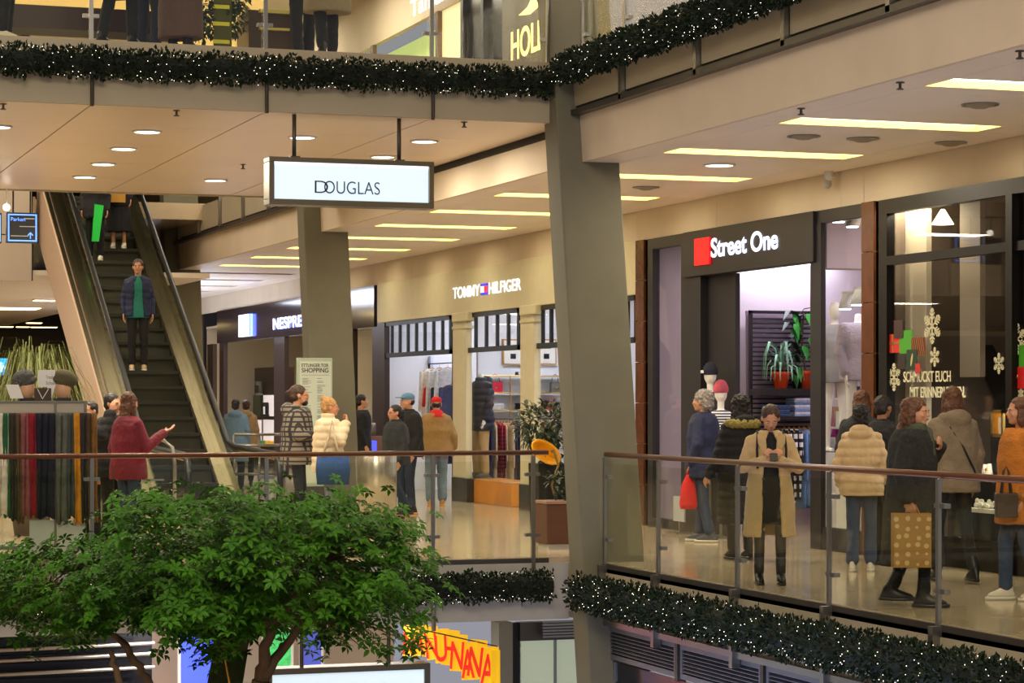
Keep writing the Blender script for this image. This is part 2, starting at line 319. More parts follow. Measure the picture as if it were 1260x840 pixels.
# ---------------- leaning columns ----------------
for (yb0, z0, z1, lb) in ((22.5, -5.2, 8.5, 'massive grey-green leaning column in the foreground, pierced by the gallery edge'), (33.5, .0, ZS+.6, 'grey leaning column behind the shopping directory board'), (44.5, 0, 6.5, 'distant leaning column right of the escalator')):
    pts = [(yb0+.167*z0, z0), (yb0+.4+.167*z0, z0), (yb0+.4+.167*z1, z1), (yb0+.167*z1, z1)]
    c = MB().prism(pts, 'x', 8.54, 9.22).build('leaning_column', colm, bevel=.015); tag(c, lb, 'column', 'leaning columns')
# ---------------- railings ----------------
def railing(axis, fixed, ts, t_end, z, label, group, htop=1.107, brown=True):
    """glass balustrade along axis 'x' or 'y'"""
    def Q(t, off, zz): return (fixed+off, t, zz) if axis == 'y' else (t, fixed+off, zz)
    root = empty('glass_railing', Q(ts[0], 0, z), label, 'railing', group)
    def bx(t0, t1, o0, o1, z0, z1, nm, mt, par=root, bv=0):
        a, b_ = Q(t0, o0, z0), Q(t1, o1, z1); return MB().box(a[0], b_[0], a[1], b_[1], a[2], b_[2]).build(nm, mt, par, bevel=bv)
    e = sorted(ts+[t_end])
    MB().tube([Q(e[0], 0, z+htop), Q(e[-1], 0, z+htop)], .026, 12).build('handrail', brownrail if brown else steel, root, True)
    bx(e[0], e[-1], -.03, .03, z-.1, z-.01, 'base_channel', steeld)
    for t in ts:
        s = -1
        po = bx(t-.02, t+.02, -.055, -.025, z-.12, z+htop-.03, 'post', steel)
        for zz in (.22, .86):
            a, b_ = Q(t-.08, -.035, z+zz), Q(t+.08, .02, z+zz+.035); MB().box(a[0], b_[0], a[1], b_[1], a[2], b_[2]).build('clamp', steel, po)
        MB().bar(Q(t, -.04, z+htop-.04), Q(t, 0, z+htop-.01), .02).build('bracket', steel, po)
    for a, b_ in zip(e, e[1:]): bx(a+.015, b_-.015, -.006, .006, z-.02, z+htop-.09, 'pane', GLASS)
    return root
railing('y', RX, ysl, 22.52, 0, 'glass railing with brown handrail along the right gallery', 'glass railings')
railing('x', EY+.02, [7.24-1.77*i for i in range(8)]+[8.35], 8.53, 0, 'glass railing with brown handrail along the front of the bridge', 'glass railings')
railing('x', EY+.06, [7.24-1.77*i for i in range(8)]+[8.53], 8.6, Z2, 'glass railing of the upper bridge above the garland', 'upper glass railings')
railing('y', RX, ysu[:-1]+[23.1], 23.2, Z2, 'glass railing of the upper right gallery', 'upper glass railings')
# ---------------- escalator ----------------
EX, T30 = 6.55, math.tan(math.radians(30)); EB, ET = 32.9, 42.0
esc = empty('escalator', (EX, EB, 0), 'steep escalator with dark steps and steel balustrades descending beside the gallery', 'escalator')
stepm = M('step_metal', (92,92,82), .5, .5, bump=.8, bs=60, wave='X'); deck = M('deck_steel', (140,130,100), .22, .95); rubber = M('black_rubber', (14,14,14), .4)
def ez(y): return max(0, min(Z2, (y-EB)*T30))
tread = MB().box(-.5, .5, 0, .40, -.05, 0).mesh('step', stepm); ri = MB().prism([(0,0),(.03,-.09),(.02,-.235),(.12,-.235),(.12,0)], 'x', -.5, .5).mesh('riser', M('riser_metal', (124,124,108), .45, .6, bump=1.0, bs=90, wave='X'))
n = 22
for i in range(n+3):
    y = EB+(i-.0)*.405; z = min((i+1)*.2338, Z2)
    if y > ET+.6: break
    a = obj_from('step', tread, esc, False); a.location = (0, y-EB, z); b_ = obj_from('riser', ri, a, False); b_.location = (0,0,0)
def band(x0, x1, z0, z1, nm, mt, y0=EB-2.7, y1=ET+.6, par=None):
    pts = [(y0, z0), (EB, z0), (ET, Z2+z0), (y1, Z2+z0), (y1, Z2+z1), (ET, Z2+z1), (EB, z1), (y0, z1)]
    # slope kept: vertical offsets along the run
    return MB().prism(pts, 'x', x0, x1).build(nm, mt, par or esc)
for s, nm in ((1, 'right'), (-1, 'left')):
    x = EX+s*.6
    band(x-.1, x-.04 if s > 0 else x-.04, .0, .22, 'skirt', M('skirt_steel', (70,66,58), .4, .8)) if s > 0 else band(x+.04, x+.1, 0, .22, 'skirt', M('skirt_steel', (70,66,58), .4, .8))
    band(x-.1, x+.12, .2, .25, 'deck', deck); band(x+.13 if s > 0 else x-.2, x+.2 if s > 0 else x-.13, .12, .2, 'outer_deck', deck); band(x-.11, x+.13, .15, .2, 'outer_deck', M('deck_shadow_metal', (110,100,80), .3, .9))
    band(x-.006, x+.006, .25, .95, 'balustrade_glass', GLASS)
    rail = [(x, EB-2.7, .95), (x, EB-.3, 1.0), (x, EB+.2, 1.06), (x, ET-.1, Z2+.98), (x, ET+.5, Z2+1.04)]
    # newel loop at the bottom
    lp = [(x, EB-2.7+.0, .2), (x, EB-2.85, .3), (x, EB-3.0, .55), (x, EB-2.95, .85)]+rail
    MB().tube(lp, .04, 10).build('handrail', rubber, esc, True); MB().tube([(a[0], a[1], a[2]-.05) for a in rail], .03, 8).build('handrail_guide', deck, esc, True)
# cladding : beige side truss
cl = [(EB-2.9, 0), (EB-.2, -.0), (EB+1.4, -.0), (ET+.6, 4.6), (ET+.6, Z2+.15), (ET, Z2+.15), (EB, .18), (EB-2.9, .18)]
MB().prism(cl, 'x', EX-.82, EX-.7).build('side_cladding', M('cladding_beige', (206,178,152), .55), esc); MB().prism(cl, 'x', EX+.7, EX+.76).build('side_cladding', M('cladding_beige'), esc)
band(EX-.7, EX+.7, -1.0, -.85, 'underside', steeld, EB+1.7, ET)
# ---------------- landing slab beyond and its ceiling ----------------
struct(B(-14, EX-.9, 42.2, 74, Z2-.3, Z2).build('floor', stone)); struct(B(EX-.9, RX, 42.7, 74, Z2-.3, Z2).build('floor', stone))
fc = struct(B(-14, EX-.95, 42.16, 42.2, 3.76, Z2+.1).build('wall_back', gapm))
xq = [EX-.95-.02-1.15*i for i in range(14)]
for i, (a, b_) in enumerate(zip(xq[1:], xq)):
    for (z0, z1) in ((3.75, 4.55), (4.57, Z2+.4)): B(a+.012, b_-.012, 42.06-(.1 if i % 2 else 0), 42.16, z0, z1).build('wall_panel', plaster if i % 2 else M('panel_grey_beige', (180,166,148), .6), fc)
struct(B(-14, RX-.02, 42.2, 74, 3.86, 3.95).build('ceiling', ceilm))
for (px, py, wd, lb) in ((8,378,1.6,'large bright rectangular light in the far left ceiling'),(55,368,.5,'small far ceiling light beside the escalator cladding'),(28,401,.4,'small oval far ceiling light, leftmost'),(42,396,.45,'small oval far ceiling light above the palm'),(60,405,.5,'small far ceiling light next to the cladding'),(6,410,.5,'low far ceiling light above the grass plant'),(46,408,.4,'lower far ceiling light near the cladding'),(130,350,.6,'far ceiling light seen through the escalator glass'),(135,402,.5,'lower far ceiling light seen through the escalator glass')):
    p = onZ(px, py, 3.86)
    if p.y > 73: p = p*(72/p.y)
    t = empty('ceiling_panel_light', (p.x, p.y, 3.86), lb, 'ceiling light', 'far ceiling lights on the left'); B(-wd/2, wd/2, -wd*.4, wd*.4, -.03, 0).build('frame', white, t, world=False); B(-wd*.46, wd*.46, -wd*.36, wd*.36, -.04, -.03).build('diffuser', M('warm_glow', (255,225,150), emit=4), t, world=False)
struct(B(-14, 20, 74, 74.3, -5.5, 10).build('wall_back', M('far_wall', (60,52,50), .7)))
struct(B(-14.3, -14, 8, 74, -5.5, 10).build('wall_left', plaster))
# upper level back walls and ceiling
struct(B(-14, FX+.3, 9, 74, 9.2, 9.4).build('ceiling', ceilm)) if False else None

for (x, y) in ((1.5,27),(1.5,30.5),(4.0,29),(-1.5,29),(3.2,36),(0,38),(3,46),(-2,47),(6.5,50),(0,54),(4,56),(-3,60),(2,64)):
    area('hall_fill_light', (x, y, (4.5 if y < 40 else 3.8)), 1.2, .6, 30, (1,.88,.68))  # added fill lamps without fixtures, brightening the escalator side and far hall
area('far_blue_fill', (9.5, 50, 3.9), 2.4, 8, 220, (.75,.82,1)); area('far_ceiling_fill', (10.2, 53, 2.8), 1.2, 10, 70, (.62,.74,1), (math.pi,0,0))  # both are added blue fills tinting the far gallery ceiling, source unknown
# ================= shops on the right =================
def fy(px, X=FX): return onX(px, HZ, X).y
def fz(px, py, X=FX): return onX(px, py, X).z
def fb(p0, p1, z0, z1, nm, mt, par, x0=FX-.05, x1=FX+.05, bv=0): return B(x0, x1, fy(p0, x0), fy(p1, x0), z0, z1).build(nm, mt, par, bevel=bv)
def room(y0, y1, depth, wallm, ceilz=3.9, label='', lights=(), floor=None):
    r = struct(B(FX+depth, FX+depth+.1, y0, y1, 0, ceilz).build('wall_back', wallm))
    struct(B(FX+.1, FX+depth, y0-.04, y0, 0, ceilz).build('wall_left', wallm)); struct(B(FX+.1, FX+depth, y1, y1+.04, 0, ceilz).build('wall_right', wallm))
    struct(B(FX+.08, FX+depth, y0, y1, ceilz, ceilz+.05).build('ceiling', wallm))
def lamp_box(x, y, z, sx, sy, e, col, label, group):
    t = empty('ceiling_lamp', (x, y, z), label, 'ceiling light', group); B(-sx/2, sx/2, -sy/2, sy/2, 0, .05).build('housing', white, t, world=False)
    B(-sx/2+.02, sx/2-.02, -sy/2+.02, sy/2-.02, -.01, 0).build('diffuser', M('lamp_%d_%d' % (e*10, col[2]), col, emit=e), t, world=False); return t
# ---- cream fashion shop (Y from px785 back to px467) ----
tA, tB = fy(787), fy(468)
ct = M('shop_cream', (208,198,164), .6, var=.03); bluegreen = M('dark_teal_frame', (22,30,34), .4)
T = empty('fashion_shop_front', (FX, tA, 0), 'cream shop front with dark barred transom windows and white lettering', 'shop front')
B(FX-.06, FX+.06, tA, tB, 3.06, 3.78).build('fascia', ct, T, bevel=.01)
def pil(p0, p1):
    q = fb(p0, p1, .38, 2.95, 'pilaster', ct, T, FX-.07, FX+.04, .01)
    B(FX-.14, FX+.09, fy(p1)-.04, fy(p0)+.04, 2.95, 3.06) if 0 else fb(p0-1.5, p1+1.5, 2.93, 3.08, 'capital', ct, q, FX-.12, FX+.05, .02)
    fb(p0-1, p1+1, 2.82, 2.86, 'collar', ct, q, FX-.09, FX+.05); fb(p0-1.5, p1+1.5, 0, .38, 'plinth', M('dark_marble', (46,48,46), .2, var=.3), q, FX-.1, FX+.05)
pil(640, 657); pil(557, 573)
for (a, b_, nb) in ((473,556,7),(573,640,4),(658,700,3),(725,785,4)):
    zt, zb_ = 3.06, 2.42; y0, y1 = fy(b_), fy(a)
    f = MB(); f.box(FX-.03, FX+.03, y0, y1, zt-.07, zt); f.box(FX-.03, FX+.03, y0, y1, zb_, zb_+.08); f.box(FX-.03, FX+.03, y0, y0+.07, zb_, zt); f.box(FX-.03, FX+.03, y1-.07, y1, zb_, zt)
    tr = f.build('transom_frame', bluegreen, T)
    for k in range(1, nb+1): yq = y0+(y1-y0)*k/(nb+1); B(FX-.025, FX+.025, yq-.025, yq+.025, zb_+.08, zt-.07).build('bar', bluegreen, tr)
    B(FX-.005, FX+.005, y0+.07, y1-.07, zb_+.08, zt-.07).build('pane', SHOPG, tr)
for (a, b_) in ((573,640),(658,700),(725,785)): fb(a, b_, .0 if a > 600 else .36, 2.42, 'pane', SHOPG, T, FX-.006, FX+.006)
fb(658, 785, 0, .3, 'plinth', M('dark_marble'), T, FX-.04, FX+.04)
fb(464, 473, 0, 3.78, 'side_post', M('dark_brown_metal', (48,32,26), .4), T); fb(556, 559, .38, 2.42, 'door_jamb', frame_d, T)
# lettering
y0 = fy(562); y1 = fy(646); L = y0-y1
sg = T
text('TOMMY', 'lettering', whiteE, .255, .006, (FX-.068, y0, 3.325), (0,-1,0), (0,0,1), sg, .008, fitw=L*.415)
text('HILFIGER', 'lettering', whiteE, .255, .006, (FX-.068, y0-L*.55, 3.325), (0,-1,0), (0,0,1), sg, .008, fitw=L*.45)
fl = B(FX-.07, FX-.065, y0-L*.535, y0-L*.43, 3.32, 3.50).build('flag_emblem', M('emblem_blue', (20,30,190), .4, emit=.6), sg)
B(FX-.073, FX-.07, y0-L*.482, y0-L*.432, 3.36, 3.46).build('white_field', whiteE, fl); B(FX-.073, FX-.07, y0-L*.533, y0-L*.482, 3.36, 3.46).build('red_field', M('emblem_red', (235,25,30), .4, emit=.6), fl)
# interior
wi = M('shop_white_wall', (228,228,232), .6)
room(tA+.1, tB-.1, 3.6, wi, 3.7); XB = FX+3.6
for i, yy_ in enumerate((28.6, 31.5, 34.4, 37.4, 40.3)): lamp_box(FX+1.8, yy_, 3.64, 1.6, .5, 12, (235,240,255), 'white panel light inside the cream fashion shop, %s from the front' % ['first','second','third','fourth','fifth'][i], 'panel lights in the fashion shop')
# partition behind the left opening (bluish lit board)
p = tag(B(FX+.9, FX+.95, fy(530, FX+.9), fy(474, FX+.9)+.6, .0, 2.46).build('display_board', M('board_bluewhite', (206,212,232), .35)), 'glossy bluish white board behind the left opening of the cream shop', 'board')
# platform
tag(B(FX+.02, FX+.6, fy(627), fy(572), 0, .375).build('display_platform', M('orange_wood', (214,140,52), .35, var=.12, vs=3), bevel=.01), 'orange wooden display platform in the cream shop window', 'platform')
# golden shelf unit
gold = M('brass', (206,168,96), .3, .8)
YS = 38.6
pw = struct(B(FX+1.0, FX+3.6, 39.0, 39.1, 0, 3.7).build('wall_back', wi))
xa_, xb_ = onY(594, 480, YS).x, onY(702, 480, YS).x
sh = empty('shelf_unit', (xa_, YS, 0), 'brass framed wall shelf with white boards inside the cream shop', 'shelf')
for px in (597, 628, 664, 700): x = onY(px, 480, YS).x; MB().tube([(x, YS, 0), (x, YS, onY(px, 462, YS).z)], .014, 8).build('upright', gold, sh)
for py in (463, 484, 505): z = onY(628, py, YS).z; MB().tube([(xa_, YS, z+.01), (xb_, YS, z+.01)], .010, 8).build('rail', gold, sh); B(xa_, xb_, YS, YS+.36, z-.02, z).build('shelf_board', white, sh)
zr0 = onY(628, 515, YS-.3).z; MB().tube([(xa_, YS-.3, zr0), (xb_, YS-.3, zr0)], .014, 8).build('hanging_rail', steeld, sh); [MB().tube([(x, YS-.3, zr0), (x, YS, zr0)], .01, 6).build('rail_arm', steeld, sh) for x in (xa_+.02, xb_-.02)]
def clothes(px, X, ztop, ln, wd, rgb, label, group, pat=None, alongx=None):
    y = fy(px, X); t = empty('hanging_garment', (X, y, ztop), label, 'garment', group)
    if alongx is not None: t.location = (onY(px, HZ, alongx).x, alongx, ztop); t.rotation_euler.z = math.pi/2+.12*math.sin(px)
    h = MB(); h.tube([(0,0,.0),(0,0,.05)], .004, 6); h.tube([(-.2,0,-.07),(0,0,.0),(.2,0,-.07)], .01, 6); h.build('hanger', M('hanger_wood', (190,130,60), .5), t, world=False)
    mt = pat or M('cloth_%d_%d_%d' % rgb, rgb, .85, var=.15, vs=20, bump=.4, bs=25)
    mb = MB(); R = [((0,0,-.02-ln*f), (.22 if f > .05 else .1)*(1 if f < .1 else .95+.04*math.sin(f*9+px)), wd/2*(1+.25*math.sin(f*7+px*3))) for f in (0, .06, .1, .3, .5, .7, .85, 1)]
    mb.loft(R, 14)
    for s in (-1, 1): mb.cap((s*.2,0,-.1), .045, (s*.24,0,-.1-ln*.55), .035, 8, wd*8)
    mb.build('cloth', mt, t, True, world=False); return t
navym = plaid('red_navy_plaid', (30,34,70), (190,30,50), 30, 'XZ')
cl_cols = [(596,(70,76,120)),(600,(60,66,110)),(604,(210,190,160)),(608,(196,170,140)),(612,'p'),(616,'p'),(620,(220,196,150)),(624,(206,180,140)),(628,(226,206,176)),(632,(70,74,104)),(636,(60,64,90)),(661,(60,60,84)),(666,(200,170,130)),(672,(60,66,100)),(678,(190,160,120))]
for i, (px, c) in enumerate(cl_cols):
    zt = zr0-.05
    clothes(px, 0, zt, 1.2 if i % 3 else 1.0, .045, c if c != 'p' else (0,0,0), '%s garment on the rail in the cream shop, %s from the left' % ('red and navy plaid' if c == 'p' else ('navy' if c[0] < 100 else 'beige'), ['first','second','third','fourth','fifth','sixth','seventh','eighth','ninth','tenth','eleventh','twelfth','thirteenth','fourteenth','fifteenth'][i]), 'garments on the rail in the cream shop', navym if c == 'p' else None, YS-.3)
# goods on the shelves
def bag(Y, px, py, w_, h_, rgb, label, cat='bag', name='handbag', d_=.12):
    p = onY(px, py, Y); t = empty(name, p, label, cat, None, math.pi/2)
    MB().prism([(-w_/2, 0), (w_/2, 0), (w_/2*.9, h_), (-w_/2*.9, h_)], 'x', -d_/2, d_/2).build('body', M('bag_%d_%d_%d' % rgb, rgb, .45), t, bevel=.015, world=False)
    MB().prism([(-w_/2*.93, h_*.45), (w_/2*.93, h_*.45), (w_/2*.9, h_*1.01), (-w_/2*.9, h_*1.01)], 'x', -d_/2-.012, -d_/2).build('flap', M('bag_%d_%d_%d' % rgb), t, world=False)
    MB().tube([(0, -w_*.35, h_), (0, -w_*.25, h_*1.5), (0, 0, h_*1.7), (0, w_*.25, h_*1.5), (0, w_*.35, h_)], .008, 6).build('strap', M('bag_%d_%d_%d' % rgb), t, True, world=False)
    MB().box(-d_/2-.02, -d_/2-.012, -.015, .015, h_*.45, h_*.55).build('clasp', gold, t, world=False)
bag(YS+.14, 609, 484, .26, .2, (214,24,60), 'bright pink red handbag on the top shelf of the cream shop')
bag(YS+.14, 683, 484, .18, .2, (112,108,100), 'grey handbag on the shelf at the right window of the cream shop')
for px, c in ((636,'left'),(643,'right')):
    p = onY(px, 463, YS+.14); t = empty('sneaker', p, '%s dark sneaker with tan sole on the top shelf' % c, 'shoe', 'sneakers on the shelf', 1.2); t.scale = (.75,.75,.75)
    MB().loft([((0,0,.0), .16, .055), ((0,0,.03), .16, .055)], 14).build('sole', M('sole_tan', (220,150,60), .6), t, True, world=False); MB().loft([((0,0,.03), .15, .05), ((.0,0,.07), .14, .045), ((.05,0,.11), .08, .04)], 14).build('upper', M('navy_leather', (24,28,48), .5), t, True, world=False)
def stack(Y, px, py, n_, cols, label, group, w_=.34, dz=.022):
    p = onY(px, py, Y)
    for k in range(n_):
        rgb = cols[k % len(cols)]; o = MB().box(-w_/2+.01*(k % 2), w_/2-.012*(k % 3), -.15, .15, k*dz, (k+1)*dz-.002).build('folded_garment', M('cloth_%d_%d_%d' % rgb, rgb, .85, var=.15, vs=20, bump=.4, bs=25), None, bevel=.008)
        o.location = p; tag(o, label + ', %s from the bottom' % ['first','second','third','fourth','fifth','sixth','seventh','eighth','ninth'][k], 'folded garment', group)
stack(YS+.18, 609, 505, 6, [(230,230,232),(214,214,220)], 'white folded garment in the left pile of the brass shelf', 'white folded pile', .26)
stack(YS+.18, 644, 505, 5, [(34,36,56),(28,30,48)], 'navy folded garment in the middle pile of the brass shelf', 'navy folded pile', .22, .026)
stack(YS+.18, 676, 505, 6, [(40,42,60),(190,40,60),(36,38,54)], 'navy or red folded garment in the pile at the right window', 'mixed folded pile', .22, .028)
for px, nm in ((631,'left'),(672,'right')):
    YW_ = 38.97; p0, p1 = onY(px-13, 417, YW_), onY(px+12, 449, YW_)
    fr_ = tag(B(p0.x, p1.x, YW_-.03, YW_+.03, p1.z, p0.z).build('wall_picture', M('frame_oak', (190,140,80), .5)), 'wood framed picture on the wall of the cream shop, %s of the two' % nm, 'picture', 'framed pictures')
    pa = B(p0.x+.025, p1.x-.025, YW_-.04, YW_-.03, p1.z+.025, p0.z-.025).build('print', M('paper', (236,232,224), .7), fr_)
    mb = MB(); xm = (p0.x+p1.x)/2; zm = (p0.z+p1.z)/2; mb.box(xm-.08, xm+.08, YW_-.045, YW_-.04, zm+.06, zm+.1); mb.box(xm-.05, xm+.05, YW_-.045, YW_-.04, zm-.12, zm-.03); mb.build('printed_mark', frame_d, pa)
# rack on the left opening
RXr = FX+.7
rk = empty('clothes_rack', (RXr, fy(545, RXr), 0), 'black metal garment rack in the left opening of the cream shop', 'rack')
MB().tube([(RXr, fy(528, RXr), 0), (RXr, fy(528, RXr), fz(540, 447, RXr)), (RXr, fy(560, RXr), fz(540, 447, RXr)), (RXr, fy(560, RXr), 0)], .018, 8).build('frame', black, rk)
for i, (px, c, ln) in enumerate(((532,(220,214,200),1.2),(537,(200,24,40),.5),(541,(226,226,230),1.3),(546,(40,46,80),1.4),(551,(214,216,224),1.3),(556,(60,66,100),1.2))):
    clothes(px, RXr, fz(540, 452, RXr)-.3*(i % 2), ln, .08, c, '%s garment on the black rack, %s from the left' % ({200:'red',220:'cream',226:'white',40:'navy',214:'pale',60:'slate blue'}[c[0]], ['first','second','third','fourth','fifth','sixth'][i]), 'garments on the black rack')
# ---- brown stone pilasters ----
for (a, b_, lb) in ((787,797,'narrow brown stone pilaster between the cream shop and the dark shop'),(1066,1081,'glossy brown stone pilaster right of the dark fashion shop')):
    y0_, y1_ = fy(b_), fy(a); st = empty('stone_pilaster', (FX, y0_, 0), lb, 'pilaster', 'stone pilasters')
    for k in range(7): B(FX-.06, FX+.1, y0_, y1_, .005+k*.54, .54*(k+1)-.005).build('stone', brownst, st)
    B(FX-.03, FX+.1, y0_, y1_, 0, 3.77).build('core', gold, st)
# ---- dark fashion shop: px 797..1066 ----
S1 = empty('dark_shop_front', (FX, fy(1066), 0), 'dark grey shop front with a red square and glowing white lettering', 'shop front')
dg_ = M('anthracite', (31,28,33), .45); dgi = M('anthracite_dull', (22,18,26), .6)
fb(797, 1066, 3.63, 3.77, 'top_frame', dg_, S1); fb(797, 803, 0, 3.63, 'frame', dg_, S1); fb(838, 842, 0, 3.63, 'frame', dg_, S1); fb(803, 838, 0, .12, 'sill', dg_, S1)
fb(803, 838, .12, 3.63, 'pane', DARKG, S1, FX-.006, FX+.006); fb(804, 838, 0, 3.63, 'blind', M('blind_reflection_tint', (72,76,112), .5), S1, FX+.45, FX+.5)  # blind coloured blue-grey to imitate the bluish reflection in the pane
B(FX-.1, FX+.05, fy(1000, FX-.1), fy(840, FX-.1), 3.2, 3.77).build('header', dg_, S1, bevel=.01)
fb(840, 862, 0, 3.2, 'portal_pillar', dg_, S1, FX-.06, FX+.06); fb(862, 905, 0, 3.2, 'inner_panel', dgi, S1, FX+.04, FX+.1); fb(997, 1010, 0, 3.63, 'portal_pillar', dg_, S1, FX-.06, FX+.0)
fb(1010, 1066, 0, .25, 'sill', dg_, S1); fb(1062, 1066, .25, 3.63, 'frame', dg_, S1); fb(1010, 1062, .25, 3.63, 'pane', SHOPG, S1, FX-.006, FX+.006)
XG = FX-.108; yl, yr = fy(875, XG), fy(957, XG)
B(XG-.02, XG+.005, fy(874, XG), fy(856, XG), 3.33, 3.66).build('red_square', M('sign_red', (235,10,18), .4, emit=.6), S1)
text('Street One', 'lettering', M('sign_white', (225,228,255), emit=.85), .325, .006, (XG, yl, 3.41), (0,-1,0), (0,0,1), S1, .018, fitw=yl-yr)
mauve = M('mauve_wall', (196,182,188), .7)
room(fy(1066)+.05, fy(800)-.05, 4.6, mauve, 3.85)
for i, yy_ in enumerate((20.8, 23.5, 26.0, 28.0)): lamp_box(FX+2.0, fy(1066)+.9+i*2.0, 3.75, 1.4, .35, 9, (240,226,246), 'long lamp on the ceiling of the dark fashion shop, %s from the front' % ['first','second','third','fourth'][i], 'lamps in the dark fashion shop')
# ceiling beam + spots
struct(B(FX+.6, FX+4.5, fy(960), fy(960)+.35, 3.2, 3.85).build('trim_7', mauve)); 
for i, (px, py) in enumerate(((1037, 276), (1054, 282), (1045, 383), (1060, 378), (826, 313))):
    X = FX+.5; p = onX(px, py, X); t = empty('spotlight', (X, p.y, p.z+.2), 'white track spotlight in the dark shop window, %s' % ['upper left of the right window','upper right of the right window','lower left of the right window','lower right of the right window','in the left window'][i], 'spotlight', 'track spotlights')
    MB().box(-.02, .02, -.15, .15, .0, .03).build('track_adapter', white, t, world=False); h_ = MB(); h_.loft([((0,0,0), .07, .07), ((-.05,-.0,-.17), .08, .08)], 14); h_.build('lamp_head', white, t, True, world=False)
    MB().loft([((-.052,0,-.172), .065, .065), ((-.054,0,-.18), .065, .065)], 14).build('lens', M('spot_glow', (240,240,255), emit=8), t, world=False)
# black slatted shelf wall
YP = 28.35
x0_, x1_ = onY(922, 400, YP).x, onY(1006, 400, YP).x; zt = onY(940, 382, YP).z
sw = empty('slatted_shelf', (x0_, YP, 0), 'black slatted wall shelf with plants inside the dark fashion shop', 'shelf')
fm = MB(); fm.box(x0_, x0_+.04, YP-.02, YP+.03, 0, zt); fm.box(x1_-.04, x1_, YP-.02, YP+.03, 0, zt); fm.box(x0_, x1_, YP-.02, YP+.03, zt-.04, zt); fm.build('frame', black, sw)
z = zt-.1
while z > .9: B(x0_+.04, x1_-.04, YP, YP+.02, z-.022, z).build('slat', M('black_slat', (26,24,28), .5), sw); z -= .062
B(x0_, x1_, YP+.1, YP+.12, 0, zt).build('backing', M('mauve_dark', (168,150,170), .7), sw)
zsh = onY(960, 478, YP-.2).z; B(x0_, x1_, YP-.38, YP-.02, zsh-.09, zsh).build('shelf_board', black, sw)
zs2 = onY(960, 512, YP-.2).z; B(x0_, x1_, YP-.38, YP-.02, zs2-.04, zs2).build('shelf_board', black, sw); MB().tube([(x0_, YP-.2, zs2-.1), (x1_, YP-.2, zs2-.1)], .014, 8).build('rail', steel, sw)
terr = M('terracotta_orange', (232,78,30), .6, var=.08)
def leafblade(mb, pts, w_, fold=.3):
    pts = [Vector(p) for p in pts]; b = len(mb.v); n_ = len(pts)
    for i, p in enumerate(pts):
        d = (pts[min(i+1, n_-1)]-pts[max(i-1, 0)]).normalized(); s_ = d.cross(Vector((0,0,1)))
        s_ = s_.normalized() if s_.length > .01 else Vector((1,0,0)); u = s_.cross(d); ww = w_*math.sin(math.pi*(.12+.86*i/(n_-1)))**.7
        mb.v += [tuple(p+s_*ww+u*ww*fold), tuple(p), tuple(p-s_*ww+u*ww*fold)]
    for i in range(n_-1): q = b+i*3; mb.f += [(q,q+1,q+4,q+3),(q+1,q+2,q+5,q+4)]
def pot(c, r, h, par, mt, nm='pot'): return MB().lathe([(r*.7,0),(r*.95,h*.8),(r*1.05,h*.8),(r*1.05,h),(r*.9,h),(r*.9,h*.9),(0,h*.9)], c, 20).build(nm, mt, par, True)
c0 = onY(961, 476, YP-.2); c0.z = zsh
pl = empty('spider_plant', c0, 'spiky pale green plant in an orange pot on the black shelf', 'potted plant'); pot(c0, .12, .22, pl, terr)
gl = M('leaf_pale_green', (120,164,136), .5, var=.2)
random.seed(3)
for k in range(26):
    a = k*2.4; L_ = random.uniform(.2, .34); up = random.uniform(.05, .4); top = c0+Vector((0,0,.24)); dx = Vector((math.cos(a), math.sin(a), 0))
    mb = MB(); leafblade(mb, [top, top+dx*L_*.3+Vector((0,0,up*.8)), top+dx*L_*.65+Vector((0,0,up)), top+dx*L_*.9+Vector((0,0,up*.5)), top+dx*L_*1.0+Vector((0,0,-.15+up*.1))], .018); mb.build('leaf', gl, pl, True)
c1 = onY(992, 476, YP-.2); c1.z = zsh
pl = empty('trailing_plant', c1, 'broad-leaved green plant in an orange pot beside the spiky plant', 'potted plant'); pot(c1, .12, .24, pl, terr)
gd = M('leaf_mid_green', (60,150,60), .4, var=.35, vs=4)
for k in range(20):
    a = k*2.4; h_ = random.uniform(-.25, .75); top = c1+Vector((-.05,0,.24)); e = top+Vector((math.cos(a)*.16, math.sin(a)*.12-.08, h_)); mb = MB(); leafblade(mb, [e, e+Vector((.0,-.02,-.05)), e+Vector((.01,-.04,-.12)), e+Vector((.02,-.05,-.2))], .06, .2); mb.build('leaf', gd, pl, True)
mb = MB(); mb.tube([c1+Vector((0,0,.2)), c1+Vector((-.05,.03,.6)), c1+Vector((-.06,-.05,1.0))], .012, 6); mb.build('stem', M('stem_brown', (110,80,50), .8), pl)
c2 = onY(978, 440, YP-.12); pl = empty('dark_leaf_plant', (c2.x, c2.y, zsh), 'dark large-leaved plant behind the orange pots', 'potted plant'); pot(Vector((c2.x+.02, c2.y-.05, zsh)), .1, .22, pl, black)
for k in range(14):
    a = k*2.4; e = Vector((c2.x+.02, c2.y-.05, zsh+.3+.05*k)); mb = MB(); q = e+Vector((math.cos(a)*.2, -.08, .12)); leafblade(mb, [e, e.lerp(q, .4)+Vector((0,0,.05)), q, q+Vector((math.cos(a)*.1, -.03, -.12))], .06, .2); mb.build('leaf', M('leaf_dark', (28,52,34), .5), pl, True)
stack(YP-.2, 955, 512, 5, [(60,84,130),(44,60,100)], 'folded blue denim in the left pile of the black shelf', 'left denim pile', .3, .03)
stack(YP-.2, 986, 512, 8, [(150,168,204),(210,216,230),(110,134,180)], 'folded light denim in the right pile of the black shelf', 'right denim pile', .34, .03)
pl_bw = plaid('bw_plaid', (228,228,232), (34,34,42), 18, 'XZ', .6)
zr = zs2-.15
